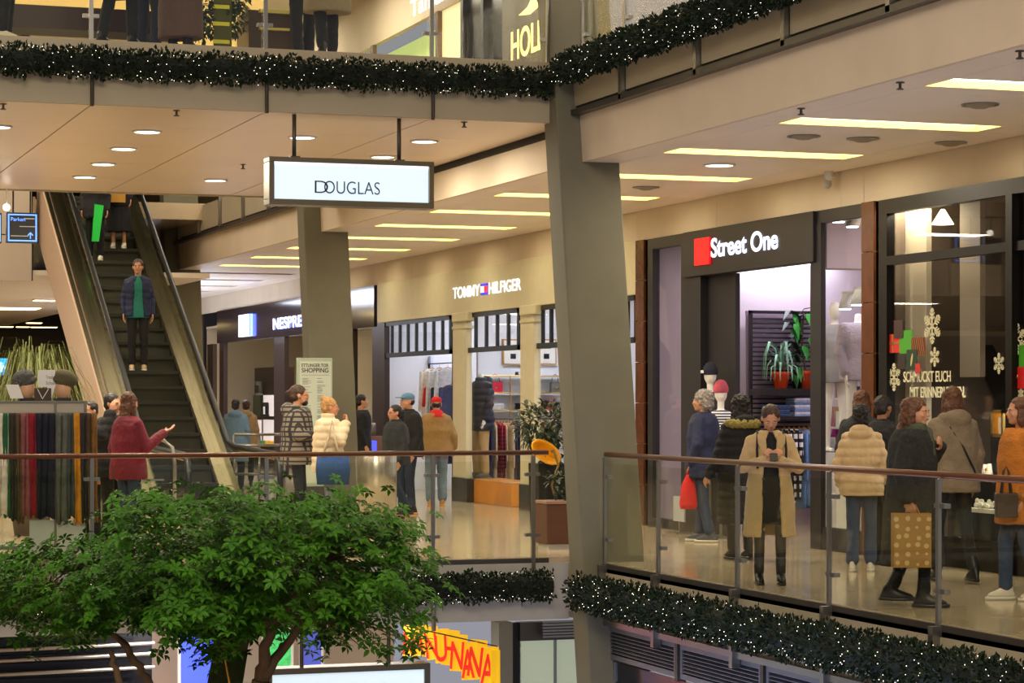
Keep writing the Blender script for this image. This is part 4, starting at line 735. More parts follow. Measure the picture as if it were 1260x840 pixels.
# ================= garlands =================
gm = M('fir_leaf', (20,36,18), .55, var=.5, vs=7, spec=.3); gm2 = M('fairy_white', (255,246,220), emit=2.2)
def garland(p0, p1, r, label, dens=1150, seed=1):
    rnd = random.Random(seed); p0, p1 = Vector(p0), Vector(p1); L_ = (p1-p0).length; d = (p1-p0).normalized(); root = empty('leafy_garland', p0, label, 'garland', 'leafy garlands with fairy lights')
    mb = MB(); up = Vector((0,0,1)); sd = d.cross(up)
    N = int(L_*dens)
    for i in range(N):
        t = rnd.uniform(0, L_); a = rnd.uniform(0, 2*math.pi); rr = r*(.55+.42*rnd.random())*(1+.10*math.sin(t*9+seed)+.07*math.sin(t*23)); o = sd*math.cos(a)+up*math.sin(a); c = p0+d*t+o*rr
        dr = (o+Vector((rnd.uniform(-.9,.9), rnd.uniform(-.9,.9), rnd.uniform(-.7,.9)))).normalized(); s_ = dr.cross(Vector((rnd.uniform(-1,1), rnd.uniform(-1,1), rnd.uniform(-1,1)))).normalized(); u = s_.cross(dr); l = rnd.uniform(.035, .06); w_ = l*.3
        b = len(mb.v); mb.v += [tuple(c), tuple(c+dr*l*.5+s_*w_+u*.008), tuple(c+dr*l), tuple(c+dr*l*.5-s_*w_+u*.008)]; mb.f += [(b,b+1,b+2),(b,b+2,b+3)]
    stuff(mb.build('leaves', gm, root))
    core = MB(); core.tube([p0+d*L_*k/24+up*.01*math.sin(k*2) for k in range(25)], r*.62, 10); core.build('core', M('garland_core', (12,20,12), .9), root)
    fl_ = MB()
    for i in range(int(L_*60)):
        t = rnd.uniform(0, L_); a = rnd.uniform(0, 2*math.pi); c = p0+d*t+(sd*math.cos(a)+up*math.sin(a))*r*rnd.uniform(.85, 1.02); fl_.ell(c, (.0034,)*3, n=4, m=3)
    stuff(fl_.build('fairy_lights', gm2, root)); return root
garland((-2, EY-.16, 4.98), (8.5, EY-.16, 5.0), .15, 'dark leafy garland along the upper bridge edge', seed=1)
garland((RX-.22, 11, 5.13), (RX-.22, 23.3, 5.13), .16, 'dark leafy garland along the upper right gallery edge', seed=2)
garland((-2, EY-.16, -.29), (8.5, EY-.16, -.29), .155, 'dark leafy garland on the lower bridge edge, partly behind the tree', seed=3)
garland((RX-.24, 11, -.31), (RX-.24, 22.7, -.31), .18, 'dark leafy garland below the right gallery railing', seed=4)
# ================= tree in the atrium =================
TR = empty('atrium_tree', (3.3, 18.6, -5.25), 'large leafy green indoor tree rising from the floor below', 'tree')
rnd = random.Random(21); bark = M('bark_brown', (92,70,48), .9, bump=.8, bs=14, var=.25); mossy = M('mossy_trunk', (66,74,28), .95, var=.4, vs=8, bump=.6, bs=20)
DT = 18.5
def tp(px, py, d=DT): return atD(px, py, d)
tips = []
# crown outline: px ranges with top and bottom
def top_of(px):
    pts = [(-40,700),(0,684),(60,672),(110,664),(150,625),(200,604),(270,600),(340,606),(400,607),(440,620),(500,640),(525,680),(535,740)]
    for (a, ya), (b, yb) in zip(pts, pts[1:]):
        if a <= px <= b: return ya+(yb-ya)*(px-a)/(b-a)
    return 720
def bot_of(px):
    pts = [(-40,740),(0,752),(60,775),(110,770),(180,765),(240,780),(330,780),(420,775),(480,790),(525,760),(535,745)]
    for (a, ya), (b, yb) in zip(pts, pts[1:]):
        if a <= px <= b: return ya+(yb-ya)*(px-a)/(b-a)
    return 740
lv_ = []
def whorl(c, out, s_):
    k0 = rnd.uniform(0, 6.28); nl = rnd.choice((5, 6, 6, 7)); ax = (Vector((0,0,1))*.8+out*.5+Vector((rnd.uniform(-.4,.4), rnd.uniform(-.4,.4), rnd.uniform(-.3,.3)))).normalized(); x = ax.cross(Vector((.3,1,.2))).normalized(); y = ax.cross(x)
    for k in range(nl):
        a = k0+k*6.283/nl; dr = (x*math.cos(a)+y*math.sin(a)+ax*rnd.uniform(-.25,.3)).normalized(); lv_.append((c, dr, ax, s_*rnd.uniform(.7, 1.1)))
nclus = 0
while nclus < 330:
    px = rnd.uniform(-70, 532); py = rnd.uniform(585, 800)
    if not (top_of(px)+10 < py < bot_of(px)-4): continue
    if 75 < px < 105 and 640 < py < 700: continue
    dep = DT+rnd.uniform(-1.35, 1.35)*math.sqrt(max(.05, 1-((px-260)/330)**2)); c = atD(px, py, dep); nclus += 1; tips.append(c)
    cc = atD(260, 700, DT); out = (c-cc).normalized(); rad = rnd.uniform(.16, .3)
    for j in range(14): v = Vector((rnd.gauss(0,1), rnd.gauss(0,1), rnd.gauss(0,.5))); v = v*rad*.6; whorl(c+v, out, .085)
for k in range(70):   # hanging lower twigs at the right and left
    px = rnd.choice([rnd.uniform(395, 520), rnd.uniform(20, 130), rnd.uniform(200, 300)]); py = rnd.uniform(bot_of(px)-10, bot_of(px)+28); c = atD(px, py, DT+rnd.uniform(-.8, .8)); tips.append(c)
    for j in range(3): whorl(c+Vector((rnd.gauss(0,.05), rnd.gauss(0,.05), rnd.gauss(0,.05))), Vector((0,0,-.6)), .09)
camv = Vector((0,0,ZC)); 
lv_.sort(key=lambda q: (q[0]-camv).length)
def leafgeo(mb, c, dr, ax, l):
    s_ = dr.cross(ax); s_.normalize(); u = s_.cross(dr); b = len(mb.v); w_ = l*.2
    for t, ww, dz in ((.08,.0,0),(.35,.85,.03),(.65,1,.02),(1.0,0,-.14)):
        p = c+dr*l*t+u*l*dz
        if ww: mb.v += [tuple(p+s_*w_*ww+u*w_*.3), tuple(p), tuple(p-s_*w_*ww+u*w_*.3)]
        else: mb.v += [tuple(p)]
    mb.f += [(b,b+1,b+2),(b,b+2,b+3),(b+1,b+4,b+5,b+2),(b+2,b+5,b+6,b+3),(b+4,b+7,b+5),(b+5,b+7,b+6)]
lmat = M('tree_leaf', (56,104,14), .5, var=.45, vs=2.2, spec=.2)
one = MB(); leafgeo(one, Vector((0,0,0)), Vector((0,1,0)), Vector((0,0,1)), 1.0); lme = one.mesh('leaf', lmat)
# the 300 leaves nearest the camera are separate parts, the rest one part
near = lv_[:300]
for (c, dr, ax, l) in near:
    o = D.objects.new('leaf', lme); COL.objects.link(o); s_ = dr.cross(ax).normalized(); u = s_.cross(dr); mm = Matrix((s_, dr, u)).transposed().to_4x4(); o.parent = TR; o.matrix_basis = Matrix.Translation(c-Vector((3.3, 18.6, -5.25))) @ mm @ Matrix.Scale(l*1.15, 4)
mb = MB()
for (c, dr, ax, l) in lv_[300:]: leafgeo(mb, c, dr, ax, l)
stuff(mb.build('foliage', lmat, TR))
base = Vector((3.3, 18.6, -5.25))
def branch(p0, p1, r0, r1, wob=.08, n_=7):
    pts = [Vector(p0).lerp(Vector(p1), t/(n_-1))+(Vector((rnd.uniform(-wob,wob), rnd.uniform(-wob,wob), rnd.uniform(-wob,wob))) if 0 < t < n_-1 else Vector((0,0,0))) for t in range(n_)]
    return pts, [r0+(r1-r0)*t/(n_-1) for t in range(n_)]
mid = tp(284, 800, 18.8); pts, rs = branch(base, mid, .2, .14, .03, 6); MB().tube(pts, rs, 12).build('trunk', mossy, TR, True); p2, r2 = branch(mid, tp(290, 690, 18.7), .13, .06, .05); MB().tube(p2, r2, 10).build('trunk', mossy, TR, True)
f1 = tp(322, 838, 18.2); 
for (a, b_, r0, r1) in ((base, f1, .12, .075), (f1, tp(332, 770, 18.1), .06, .035), (f1, tp(372, 762, 18.2), .05, .025), (tp(332,770,18.1), tp(310, 700, 18.2), .035, .02), (tp(332,770,18.1), tp(400, 690, 18.4), .03, .018), (tp(190, 850, 18.3), tp(160, 805, 18.3), .035, .03), (tp(160, 805, 18.3), tp(120, 760, 18.2), .03, .02), (tp(150, 850, 18.0), tp(135, 800, 18.0), .03, .02), (base, tp(190, 850, 18.3), .08, .04), (tp(120,760,18.2), tp(60, 720, 18.1), .02, .012), (mid, tp(200, 700, 18.4), .05, .02)):
    pts, rs = branch(a, b_, r0, r1, .03 if r0 > .05 else .02, 7); MB().tube(pts, rs, 9).build('branch', bark, TR, True)
forks = [tp(310,700,18.2), tp(400,690,18.4), tp(290,690,18.7), tp(60,720,18.1), tp(200,700,18.4), tp(372,762,18.2)]
mb = MB()
for c in tips[::2]:
    f_ = min(forks, key=lambda q: (q-c).length); mb.tube([f_, f_.lerp(c, .5)+Vector((0,0,.08)), c], [.008, .005, .003], 5)
stuff(mb.build('twigs', bark, TR))
t = tag(MB().tube([tp(277, 812, 18.0), tp(286, 860, 18.0), tp(288, 1000, 18.0)], [.006,.008,.008], 6).build('cane', M('yellow_cane', (210,150,40), .6)), 'thin yellow cane leaning against the mossy trunk', 'cane')
# ================= potted plant by the column =================
def leafy_bush(c, r, n_, mt, par, seed, ll=.09, zsc=1):
    rn = random.Random(seed); mb = MB()
    for k in range(n_):
        v = Vector((rn.gauss(0,1), rn.gauss(0,1), rn.gauss(0,1))).normalized()*rn.uniform(.3, 1)**.6; p = Vector(c)+Vector((v.x*r, v.y*r, v.z*r*zsc)); dr = (v+Vector((rn.uniform(-.7,.7), rn.uniform(-.7,.7), rn.uniform(-.6,.4)))).normalized(); leafgeo(mb, p, dr, (Vector((0,0,1))+v*.3).normalized(), ll*rn.uniform(.6, 1.2))
    return stuff(mb.build('foliage', mt, par))
c = onY(684, 500, 25.6); dk = M('bush_dark_leaf', (30,50,22), .45, var=.4)
pp = empty('tall_potted_bush', (c.x, 25.9, 0), 'dark bushy plant in a tall black planter left of the leaning column', 'potted plant')
a, b_ = onY(662, 570, 25.9), onY(702, 570, 25.9); x0_, x1_ = a.x, b_.x+.05
MB().prism([(x0_+.03, 0), (x1_-.03, 0), (x1_, .92), (x0_, .92)], 'y', 25.9, 26.25).build('planter', M('black_satin', (14,14,15), .4), pp, bevel=.01)
leafy_bush((c.x+.0, 26.05, onY(684, 522, 26.05).z), .34, 620, dk, pp, 3, .11, .8); leafy_bush((c.x+.12, 26.05, onY(684, 553, 26.05).z), .2, 140, dk, pp, 5, .1)
MB().tube([(c.x, 26.05, .9), (c.x+.05, 26.0, 1.15), (c.x, 26.05, 1.4)], .018, 6).build('stem', bark, pp)
yc = onY(672, 556, 25.75); t = empty('yellow_shell', yc, 'yellow rounded shell seat beside the bushy plant at the column', 'seat')
mb = MB()
R_ = 8
for j in range(R_+1):
    for k in range(17):
        u_ = j/R_; a = math.pi*2*k/16; e1, e2 = .21*u_*math.cos(a), .12*u_*math.sin(a); mb.v.append((yc.x+e1*.82+e2*.57, yc.y+.14*(1-u_*u_), yc.z-e1*.57+e2*.82))
for j in range(R_):
    for k in range(16): q = j*17+k; mb.f.append((q, q+1, q+18, q+17))
o = mb.build('shell', M('yellow_shell', (236,166,24), .4, var=.1), t, True); sd_ = o.modifiers.new('s', 'SOLIDIFY'); sd_.thickness = .02
MB().tube([(yc.x+.02, yc.y+.1, yc.z-.05), (yc.x+.05, yc.y+.12, .92)], .012, 6).build('stand', black, t)
t = empty('brown_planter', (onY(690, 675, 24.6).x, 24.6, 0), 'brown cube planter on the floor against the leaning column', 'planter'); a, b_ = onY(673, 620, 24.6), onY(703, 620, 24.6)
B(a.x, b_.x+.12, 24.6, 25.0, .06, a.z).build('box', M('brown_planter', (88,54,38), .5, var=.1), t, bevel=.01); B(a.x+.03, b_.x+.1, 24.62, 24.98, 0, .06).build('base', M('pale_base', (180,176,166), .5), t); B(a.x-.01, b_.x+.13, 24.59, 25.01, a.z, a.z+.03).build('rim', M('pale_rim', (150,120,104), .5), t); leafy_bush((b_.x-.06, 24.8, a.z+.25), .13, 60, dk, t, 8, .12, 1.2)
MB().tube([(b_.x-.1, 24.8, a.z), (b_.x-.16, 24.8, a.z+.2), (b_.x-.08, 24.8, a.z+.42), (b_.x-.14, 24.8, a.z+.6)], .014, 6).build('stem', M('twisted_stem', (130,110,50), .8), t)
# ================= scarf rack on the left =================
YR = 24.3
SR = empty('scarf_rack', (3.0, YR, 0), 'grey metal sales rack on castors at the left edge', 'rack')
gs = M('rack_grey', (120,118,110), .4, .5)
zt = onY(60, 493, YR).z; xl, xr = onY(-40, 500, YR).x, onY(107, 500, YR).x; xc = onY(68, 500, YR).x
B(xl, xr, YR-.02, YR+.5, zt-.02, zt).build('top_shelf', gs, SR); B(xl, xr, YR+.0, YR+.02, zt-.12, zt-.02).build('rail_plate', M('rail_beige', (176,166,148), .4, .2), SR)
for x in (xl+.02, xc, xr-.02):
    for y in (YR-.01, YR+.48): MB().box(x-.012, x+.012, y-.012, y+.012, .1, zt).build('upright', gs, SR)
MB().tube([(xl, YR-.06, zt-.13), (xr, YR-.06, zt-.13)], .01, 8).build('hanging_rail', steel, SR)
B(xl, xr, YR, YR+.5, .14, .18).build('bottom_shelf', gs, SR)
for (a, b_) in ((36, 66), (70, 104)): x0_, x1_ = onY(a, 640, YR-.0).x, onY(b_, 640, YR).x; B(x0_, x1_, YR-.03, YR-.015, onY(a, 682, YR).z, onY(a, 640, YR).z).build('lower_panel', M('panel_pale', (176,182,178), .4), SR)
for x in (xl+.1, onY(12, 690, YR).x, xr-.06): o = MB().tube([(x-.015, YR+.05, .045), (x+.015, YR+.05, .045)], .045, 14).build('castor', black, SR, True)
cream_ = (206,196,150)
sc = [(-3,9,(214,206,190),'cream'),(4,13,(30,84,52),'green'),(13,20,(48,42,30),'dark olive brown'),(20,27,(84,66,42),'brown'),(26,35,(132,74,74),'dusty rose'),(35,45,(130,16,34),'crimson'),(45,66,(18,20,38),'midnight navy, very wide'),(69,83,(88,92,82),'wide grey-green'),(82,91,(62,68,66),'charcoal'),(90,99,(196,132,24),'mustard yellow'),(99,107,(44,38,38),'near-black brown'),(107,114,(72,54,34),'dark brown'),(113,119,(120,82,34),'ochre brown, rightmost')]
random.seed(31)
for (a, b_, rgb, nm) in sc:
    ysc = YR-.06; x0_, x1_ = onY(a, 560, ysc).x, onY(b_, 560, ysc).x; zb_ = onY(a, random.uniform(634, 646), ysc).z; ztp = zt-.125
    rgb = tuple(rgb); mt = M('knit_%d_%d' % (rgb[0], rgb[1]), rgb, .9, var=.2, vs=14, bump=.6, bs=60); mb = MB(); N = max(6, int((x1_-x0_)/.012)); rows = 8; bb = 0
    for j in range(rows+1):
        z = ztp+(zb_-ztp)*j/rows
        for k in range(N+1): u = k/N; mb.v.append((x0_+(x1_-x0_)*u*(1+.0*j), ysc-.02-.018*math.sin(u*N*1.1+j*.25)-.01*math.sin(u*9+a), z-(.02*math.sin(u*8) if j == rows else 0)))
    for j in range(rows):
        for k in range(N): q = j*(N+1)+k; mb.f.append((q, q+1, q+N+2, q+N+1))
    o = mb.build('hanging_scarf', mt, None, True); s_ = o.modifiers.new('s', 'SOLIDIFY'); s_.thickness = .02; s_.offset = -1; tag(o, '%s scarf hanging on the grey sales rack' % nm, 'scarf', 'scarves on the rack')
skin_m = M('mannequin_skin', (206,160,124), .5)
def hat_head(px, py, rgb, label, tilt, wide):
    c = onY(px, py, YR+.2); t = empty('hat_display', (c.x, YR+.2, zt), label, 'hat display', 'hats on display heads')
    h_ = MB(); h_.ell((0,0,.12), (.085,.1,.12)); h_.cap((0,0,.0), .06, (0,0,.05), .05); h_.build('head_form', skin_m, t, True, world=False); MB().box(-.08, .08, -.07, .07, -.0, .03).build('base', black, t, world=False)
    hb = MB(); R = Euler((.1, tilt, 0)); hb.ell((tilt*.1, 0, .235), (wide, .12, .085), R, 18, 10); hb.ell((tilt*-.02,0,.2), (wide*.85,.115,.05), R, 18, 8); o = bake_remesh(hb, 'knit_hat', M('hat_%d' % rgb[0], rgb, .9, bump=.9, bs=30, wave='DIAGONAL'), t, .012, 2)
hat_head(33, 480, (104,104,100), 'grey slouchy knit hat on a display head, left on the rack', -.4, .12); hat_head(77, 480, (112,104,74), 'olive slouchy knit hat on a display head, right on the rack', .35, .135)
def card(px0, px1, py0, py1, y, label, mt, slope=0, txt=None):
    a, b_ = onY(px0, py0, y), onY(px1, py1, y); o = MB().prism([(a.x, b_.z), (b_.x, b_.z), (b_.x-slope, a.z), (a.x-slope, a.z)], 'y', y, y+.012).build('price_card', mt, None); tag(o, label, 'sign', 'cards on the rack')
    for k, s_ in enumerate(txt or []): text(s_, 'printed_text', M('ink_grey'), .05, .002, (a.x+.08-slope, y-.002, a.z-.09-.06*k), (1,0,0), (0,0,1), o, .0, fitw=.09)
    return o
papm = M('paper_white', (226,224,220), .6)
card(13, 29, 473, 490, YR+.05, 'slanted blank white card left on the rack top', papm, .05); card(47, 68, 455, 476, YR+.16, 'white price sheet with two grey lines between the hats', papm, 0, ['Trendige', 'Schals']); card(55, 64, 474, 490, YR+.07, 'narrow white price card in the middle of the rack top', papm, -.03)
a = onY(48, 490, YR+.05); t = tag(MB().prism([(a.x-.05, zt), (a.x+.12, zt), (a.x+.12, zt+.13), (a.x-.05, zt+.13)], 'y', YR+.02, YR+.03).build('dark_price_holder', M('holder_brown', (60,40,26), .4)), 'dark price holder with a pale V shape on the rack', 'sign'); MB().bar((a.x+.03, YR+.015, zt+.02), (a.x-.02, YR+.015, zt+.12), .014, .006).bar((a.x+.03, YR+.015, zt+.02), (a.x+.09, YR+.015, zt+.12), .014, .006).build('v_mark', M('paper_white'), t)
# tall grass plant behind
YG = 29.3; c = onY(38, 470, YG); gp = empty('feather_grass_plant', (c.x, YG, 0), 'pale arching grass plant behind the scarf rack', 'potted plant')
MB().lathe([(.2,0),(.3,.7),(.32,.7),(.32,.75),(.26,.75),(0,.7)], (c.x, YG, 0), 20).build('pot', M('pot_grey', (96,90,82), .6), gp, True)
MB().tube([(c.x, YG, .7), (c.x+.02, YG, 1.6)], .05, 8).build('stem', bark, gp)
random.seed(13); gg = M('grass_pale', (112,118,62), .6, var=.3, vs=5); mb = MB(); mb2 = MB()
for k in range(480):
    a = random.uniform(0, 6.28); l = random.uniform(.35, .85); dx = Vector((math.cos(a), math.sin(a), 0)); up = random.uniform(.3, .85); p = Vector((c.x+.05, YG, 1.66))+Vector((random.uniform(-.06,.06), random.uniform(-.06,.06), random.uniform(-.3,.1)))
    (leafblade(mb, [p, p+dx*l*.35+Vector((0,0,up*.8)), p+dx*l*.65+Vector((0,0,up*.8)), p+dx*l*.9+Vector((0,0,up*.2)), p+dx*l*1.0+Vector((0,0,-.15))], .0055, .2))
stuff(mb.build('grass_blades', gg, gp))
# red cross light sign far left, counters, dark kiosk
t = empty('pharmacy_light', onY(4, 452, 40), 'small turquoise lit sign far behind at the left edge', 'sign'); p = onY(3, 451, 40); MB().box(p.x-.4, p.x+.1, 40, 40.1, p.z-.14, p.z+.14).build('blue_panel', M('turq_glow', (40,150,220), emit=.8), t); MB().box(p.x-.1, p.x+.04, 39.97, 40, p.z-.03, p.z+.02).box(p.x-.055, p.x-.005, 39.97, 40, p.z-.08, p.z+.07).build('cross', M('turq_white', (160,255,230), emit=1.5), t); MB().box(p.x-.02, p.x+.02, 40.02, 40.08, 0, p.z-.14).build('post', black, t)
t = empty('far_kiosk', (2.6, 44, 0), 'dark kiosk wall deep in the hall at the far left', 'kiosk'); B(-8, 4.3, 44, 44.3, 0, 3.1).build('wall', M('kiosk_dark', (40,34,40), .5), t); B(-8, 4.3, 43.97, 44, 1.0, 1.08).build('ledge', steeld, t); B(-8, 4.3, 43.95, 44, 3.0, 3.1).build('cornice', plaster, t)
# small table & stools in front of coffee shop (metal ledges)
t = empty('steel_ledge', (8.2, 38, 0), 'steel queue railing in front of the coffee shop, behind the man in checks', 'barrier')
pa, pb = onZ(270, 533, 1.12), onZ(345, 536, 1.12)
YT = 34.6; x0_, x1_ = onY(288, 534, YT).x, onY(350, 534, YT).x
for z in (1.14, .98, .55): MB().tube([(x0_, YT, z), (x1_, YT, z)], .022, 8).build('bar', steel, t, True)
for x in (x0_, (x0_+x1_)/2, x1_): MB().tube([(x, YT, 0), (x, YT, 1.14)], .02, 8).build('post', steel, t, True)
YT = 27.9; x0_, x1_ = onY(165, 540, YT).x, onY(212, 540, YT).x
t = empty('steel_barrier', (x0_, YT, 0), 'curved steel and glass barrier right of the woman in the crimson jacket', 'barrier')
MB().tube([(x0_, YT, 1.2), (x1_-.1, YT, 1.18), (x1_, YT, 1.1), (x1_+.03, YT, .9), (x1_+.03, YT, 0)], .022, 10).build('rail', steel, t, True); MB().tube([(x0_, YT, 0), (x0_, YT, 1.2)], .02, 8).build('post', steel, t, True); MB().box(x0_+.05, x1_-.03, YT-.005, YT+.005, .1, 1.1).build('pane', GLASS, t); MB().box(x0_+.1, x1_-.1, YT-.02, YT+.02, .7, .72).build('bar', steel, t)
# steel drum bin beside the column
c = onY(463, 600, 31); t = empty('steel_bin', (c.x, 31, 0), 'round brushed steel bin left of the couple in dark jackets', 'bin'); MB().lathe([(.28,0),(.28,.92),(.26,.96),(.26,.93),(0,.93)], (0,0,0), 28).build('drum', M('bin_steel', (190,184,168), .25, .85), t, True, world=False); MB().lathe([(.29,.0),(.29,.05),(.28,.05)], (0,0,0), 28).build('foot_ring', steeld, t, True, world=False)
# lower left dark shutters and lit blue window
W_ = empty('lower_dark_shutters', (2, 27, -2), 'dark slatted escalator side with pale rails at the bottom left, below the bridge', 'escalator side')
YW = 26.0; p0 = onY(-60, 784, YW); p1 = onY(188, 900, YW)
MB().box(p0.x, p1.x, YW+.05, YW+.3, p1.z, p0.z).build('back', M('shutter_back', (14,14,24), .4), W_); z = p0.z-.05
while z > p1.z: MB().box(p0.x, p1.x-.2, YW, YW+.05, z-.03, z).build('slat', M('shutter_slat', (34,34,48), .35, .4), W_); z -= .085
for py in (801, 814, 831): z = onY(0, py, YW-.1).z; MB().tube([(p0.x, YW-.1, z-.0), (p1.x, YW-.1, z+.03)], .02, 8).build('rail', M('pale_rail', (190,184,176), .3, .6), W_, True)
YV = 29.5
for (a, b_, t_, u_, rgb, e, nm, lb) in ((135,152,776,806,(230,30,24),.5,'red_banner','red upright banner behind the tree branches, left'),(164,170,790,830,(230,30,24),.4,'red_banner','thin red banner strip right of the wider one'),(222,262,778,850,(60,80,230),.5,'blue_screen','tall blue lit screen seen between leaves and trunk'),(326,358,776,826,(60,170,90),.35,'green_screen','green lit leafy screen behind the tree at the bottom'),(372,395,776,830,(70,80,170),.35,'blue_screen','dim blue panel right of the green screen')):
    p0, p1 = onY(a, t_, YV), onY(b_, u_+90, YV); o = tag(MB().box(p0.x, p1.x, YV, YV+.06, p1.z, p0.z).build(nm, M('glow_%d_%d' % (rgb[0], rgb[2]), rgb, .5, emit=e, var=.5 if rgb[1] == 170 else 0, vs=14)), lb, 'banner' if 'banner' in nm else 'screen'); MB().box(p0.x-.03, p0.x, YV-.02, YV+.06, p1.z, p0.z+.03).box(p1.x, p1.x+.03, YV-.02, YV+.06, p1.z, p0.z+.03).box(p0.x-.03, p1.x+.03, YV-.02, YV+.06, p0.z, p0.z+.03).build('frame', white, o)
area('lower_white_lamp', (4.5, 28, -.9), 3, 2, 60, (1,.95,.9))
# ================= upper level furniture =================
Y2 = 25.3
t = empty('upper_bench', (3, Y2, Z2), 'long dark brown bench block behind the upper left glass', 'bench'); a, b_ = onY(15, 12, Y2), onY(211, 12, Y2)
MB().box(a.x, b_.x, Y2, Y2+.5, Z2+.28, onY(100, 9, Y2).z).build('body', M('bench_brown', (54,30,24), .3), t); MB().box(a.x, b_.x, Y2-.01, Y2, Z2+.28, Z2+.36).build('lower_band', M('bench_olive', (84,70,40), .5), t); MB().box(a.x+.1, a.x+.2, Y2+.1, Y2+.4, Z2, Z2+.28).box(b_.x-.25, b_.x-.1, Y2+.1, Y2+.4, Z2, Z2+.28).build('foot', black, t)
t = empty('upper_planter_plants', (4.6, Y2, Z2), 'leafy green plants with yellow shelves behind the upper glass', 'potted plant')
lg = M('upper_leaf', (46,74,28), .5, var=.4)
for (px, py, r, s_) in ((250, 22, .2, 3), (250, 0, .2, 4), (284, 20, .17, 5), (284, -8, .2, 6)): q = onY(px, py, Y2+.1); leafy_bush(q, r, 240, lg, t, s_, .1, 1.2)
a, b_ = onY(236, 50, Y2), onY(300, 50, Y2); MB().box(a.x, b_.x, Y2-.05, Y2+.3, Z2, Z2+.07).build('trough', black, t)
for py in (8, 29, 51): a, b_ = onY(262, py, Y2-.1), onY(282, py, Y2-.1); MB().box(a.x, b_.x, Y2-.12, Y2-.1, a.z-.02, a.z+.02).build('yellow_strip', M('yellow_strip', (200,190,50), .5, emit=.1), t)
MB().box(onY(261, 0, Y2).x, onY(283, 0, Y2).x, Y2-.09, Y2-.07, Z2+.07, 6.6).build('olive_panel', M('olive_panel', (84,88,30), .6), t)
t = empty('upper_counter', (5.2, Y2, Z2), 'dark angular counter with pale yellow shelf edges behind the upper glass', 'counter'); a, b_ = onY(306, 20, Y2), onY(370, 20, Y2)
MB().box(a.x, b_.x, Y2, Y2+.6, Z2, onY(330, 13, Y2).z).build('body', M('counter_brown', (70,52,40), .4), t); MB().box(onY(318, 0, Y2).x, b_.x, Y2-.06, Y2, onY(318, 16, Y2).z, onY(318, 12, Y2).z).box(onY(318, 0, Y2).x, onY(355, 0, Y2).x, Y2-.06, Y2, onY(318, 37, Y2).z, onY(318, 34, Y2).z).build('shelf_edge', M('pale_yellow', (206,196,110), .5), t)
# ================= people =================
skinm = M('skin', (196,140,106), .55, var=.06, vs=9); skind = M('skin_tan', (150,98,70), .55); lipm = M('lips', (150,70,62), .5); eyem = M('eye_dark', (30,24,22), .25); eyew = M('eye_white', (220,214,206), .3)
hairm = {'brown': M('hair_brown', (62,40,26), .55, var=.3, vs=30, bump=.6, bs=60), 'dark': M('hair_dark', (26,19,17), .5, var=.3, vs=30, bump=.6, bs=60), 'grey': M('hair_grey', (150,142,136), .7, var=.3, vs=30, bump=.8, bs=50), 'blond': M('hair_blond', (170,126,70), .6, var=.3, vs=30, bump=.6, bs=60), 'auburn': M('hair_auburn', (92,54,30), .5, var=.35, vs=24, bump=.6, bs=60)}
denim = M('denim', (52,66,92), .85, var=.2, vs=10, bump=.3, bs=80); denl = M('denim_light', (112,130,146), .85, var=.2, vs=8, bump=.3, bs=80); blk = M('black_cloth', (20,19,21), .85, bump=.4, bs=40, var=.2, vs=10); dkgrey = M('charcoal_cloth', (40,42,42), .9, bump=.4, bs=60, var=.25, vs=14)
shoeb = M('black_leather', (16,15,15), .3); shoew = M('white_shoe', (214,206,190), .6); navy = M('navy_cloth', (24,32,66), .75, bump=.5, bs=16, var=.25, vs=6)
PROF = [(.30,.17,.15),(.60,.17,.145),(.80,.176,.14),(.93,.178,.135),(1.08,.152,.118),(1.28,.182,.132),(1.37,.178,.12),(1.43,.125,.1),(1.475,.075,.075)]
def prof(z):
    for (a, r1, q1), (b, r2, q2) in zip(PROF, PROF[1:]):
        if a <= z <= b: t = (z-a)/(b-a); return r1+(r2-r1)*t, q1+(q2-q1)*t
    return PROF[0][1:] if z < .3 else PROF[-1][1:]
def hand(mb, W, dr, nr, curl, side):
    y = Vector(dr).normalized(); n_ = Vector(nr); n_ = (n_-y*n_.dot(y)).normalized(); x = y.cross(n_)*side; W = Vector(W)
    for k in range(4): mb.cap(W+x*(k-1.5)*.008, .014, W+y*.08+x*(k-1.5)*.020, .0125, 8)
    for k, L in enumerate((.9, 1.0, .95, .75)):
        p = W+y*.083+x*(k-1.5)*.0205; a = curl*.5
        for l in (.036, .026, .021):
            q = p+(y*math.cos(a)+n_*math.sin(a))*l*L; mb.cap(p, .0092, q, .0085, 8); p = q; a += curl
    p = W+y*.018-x*.022; q = p+(y*.7-x*.6+n_*.35).normalized()*.045; mb.cap(p, .013, q, .0105, 8); mb.cap(q, .0105, q+(y*.9-x*.05+n_*.4).normalized()*.032, .009, 8)
def head_prims(mb, hc, R):
    def e(c, r, rot=None): mb.ell(hc+R@Vector(c), r, R @ (rot.to_matrix() if rot else Matrix.Identity(3)), 18, 12)
    e((0,-.012,.035), (.074,.094,.083)); e((0,.022,-.02), (.062,.068,.085)); e((0,.05,-.078), (.036,.036,.028)); e((0,.018,-.065), (.052,.05,.04))
    e((0,.078,.022), (.05,.014,.011)); e((.036,.07,-.02), (.02,.016,.018)); e((-.036,.07,-.02), (.02,.016,.018)); e((0,.087,-.05), (.022,.011,.011))
    mb.cap(hc+R@Vector((0,.086,.015)), .008, hc+R@Vector((0,.104,-.02)), .012, 8)
    for s in (-1, 1): e((s*.076,-.002,-.005), (.009,.02,.03), Euler((.15,0,s*-.3)))
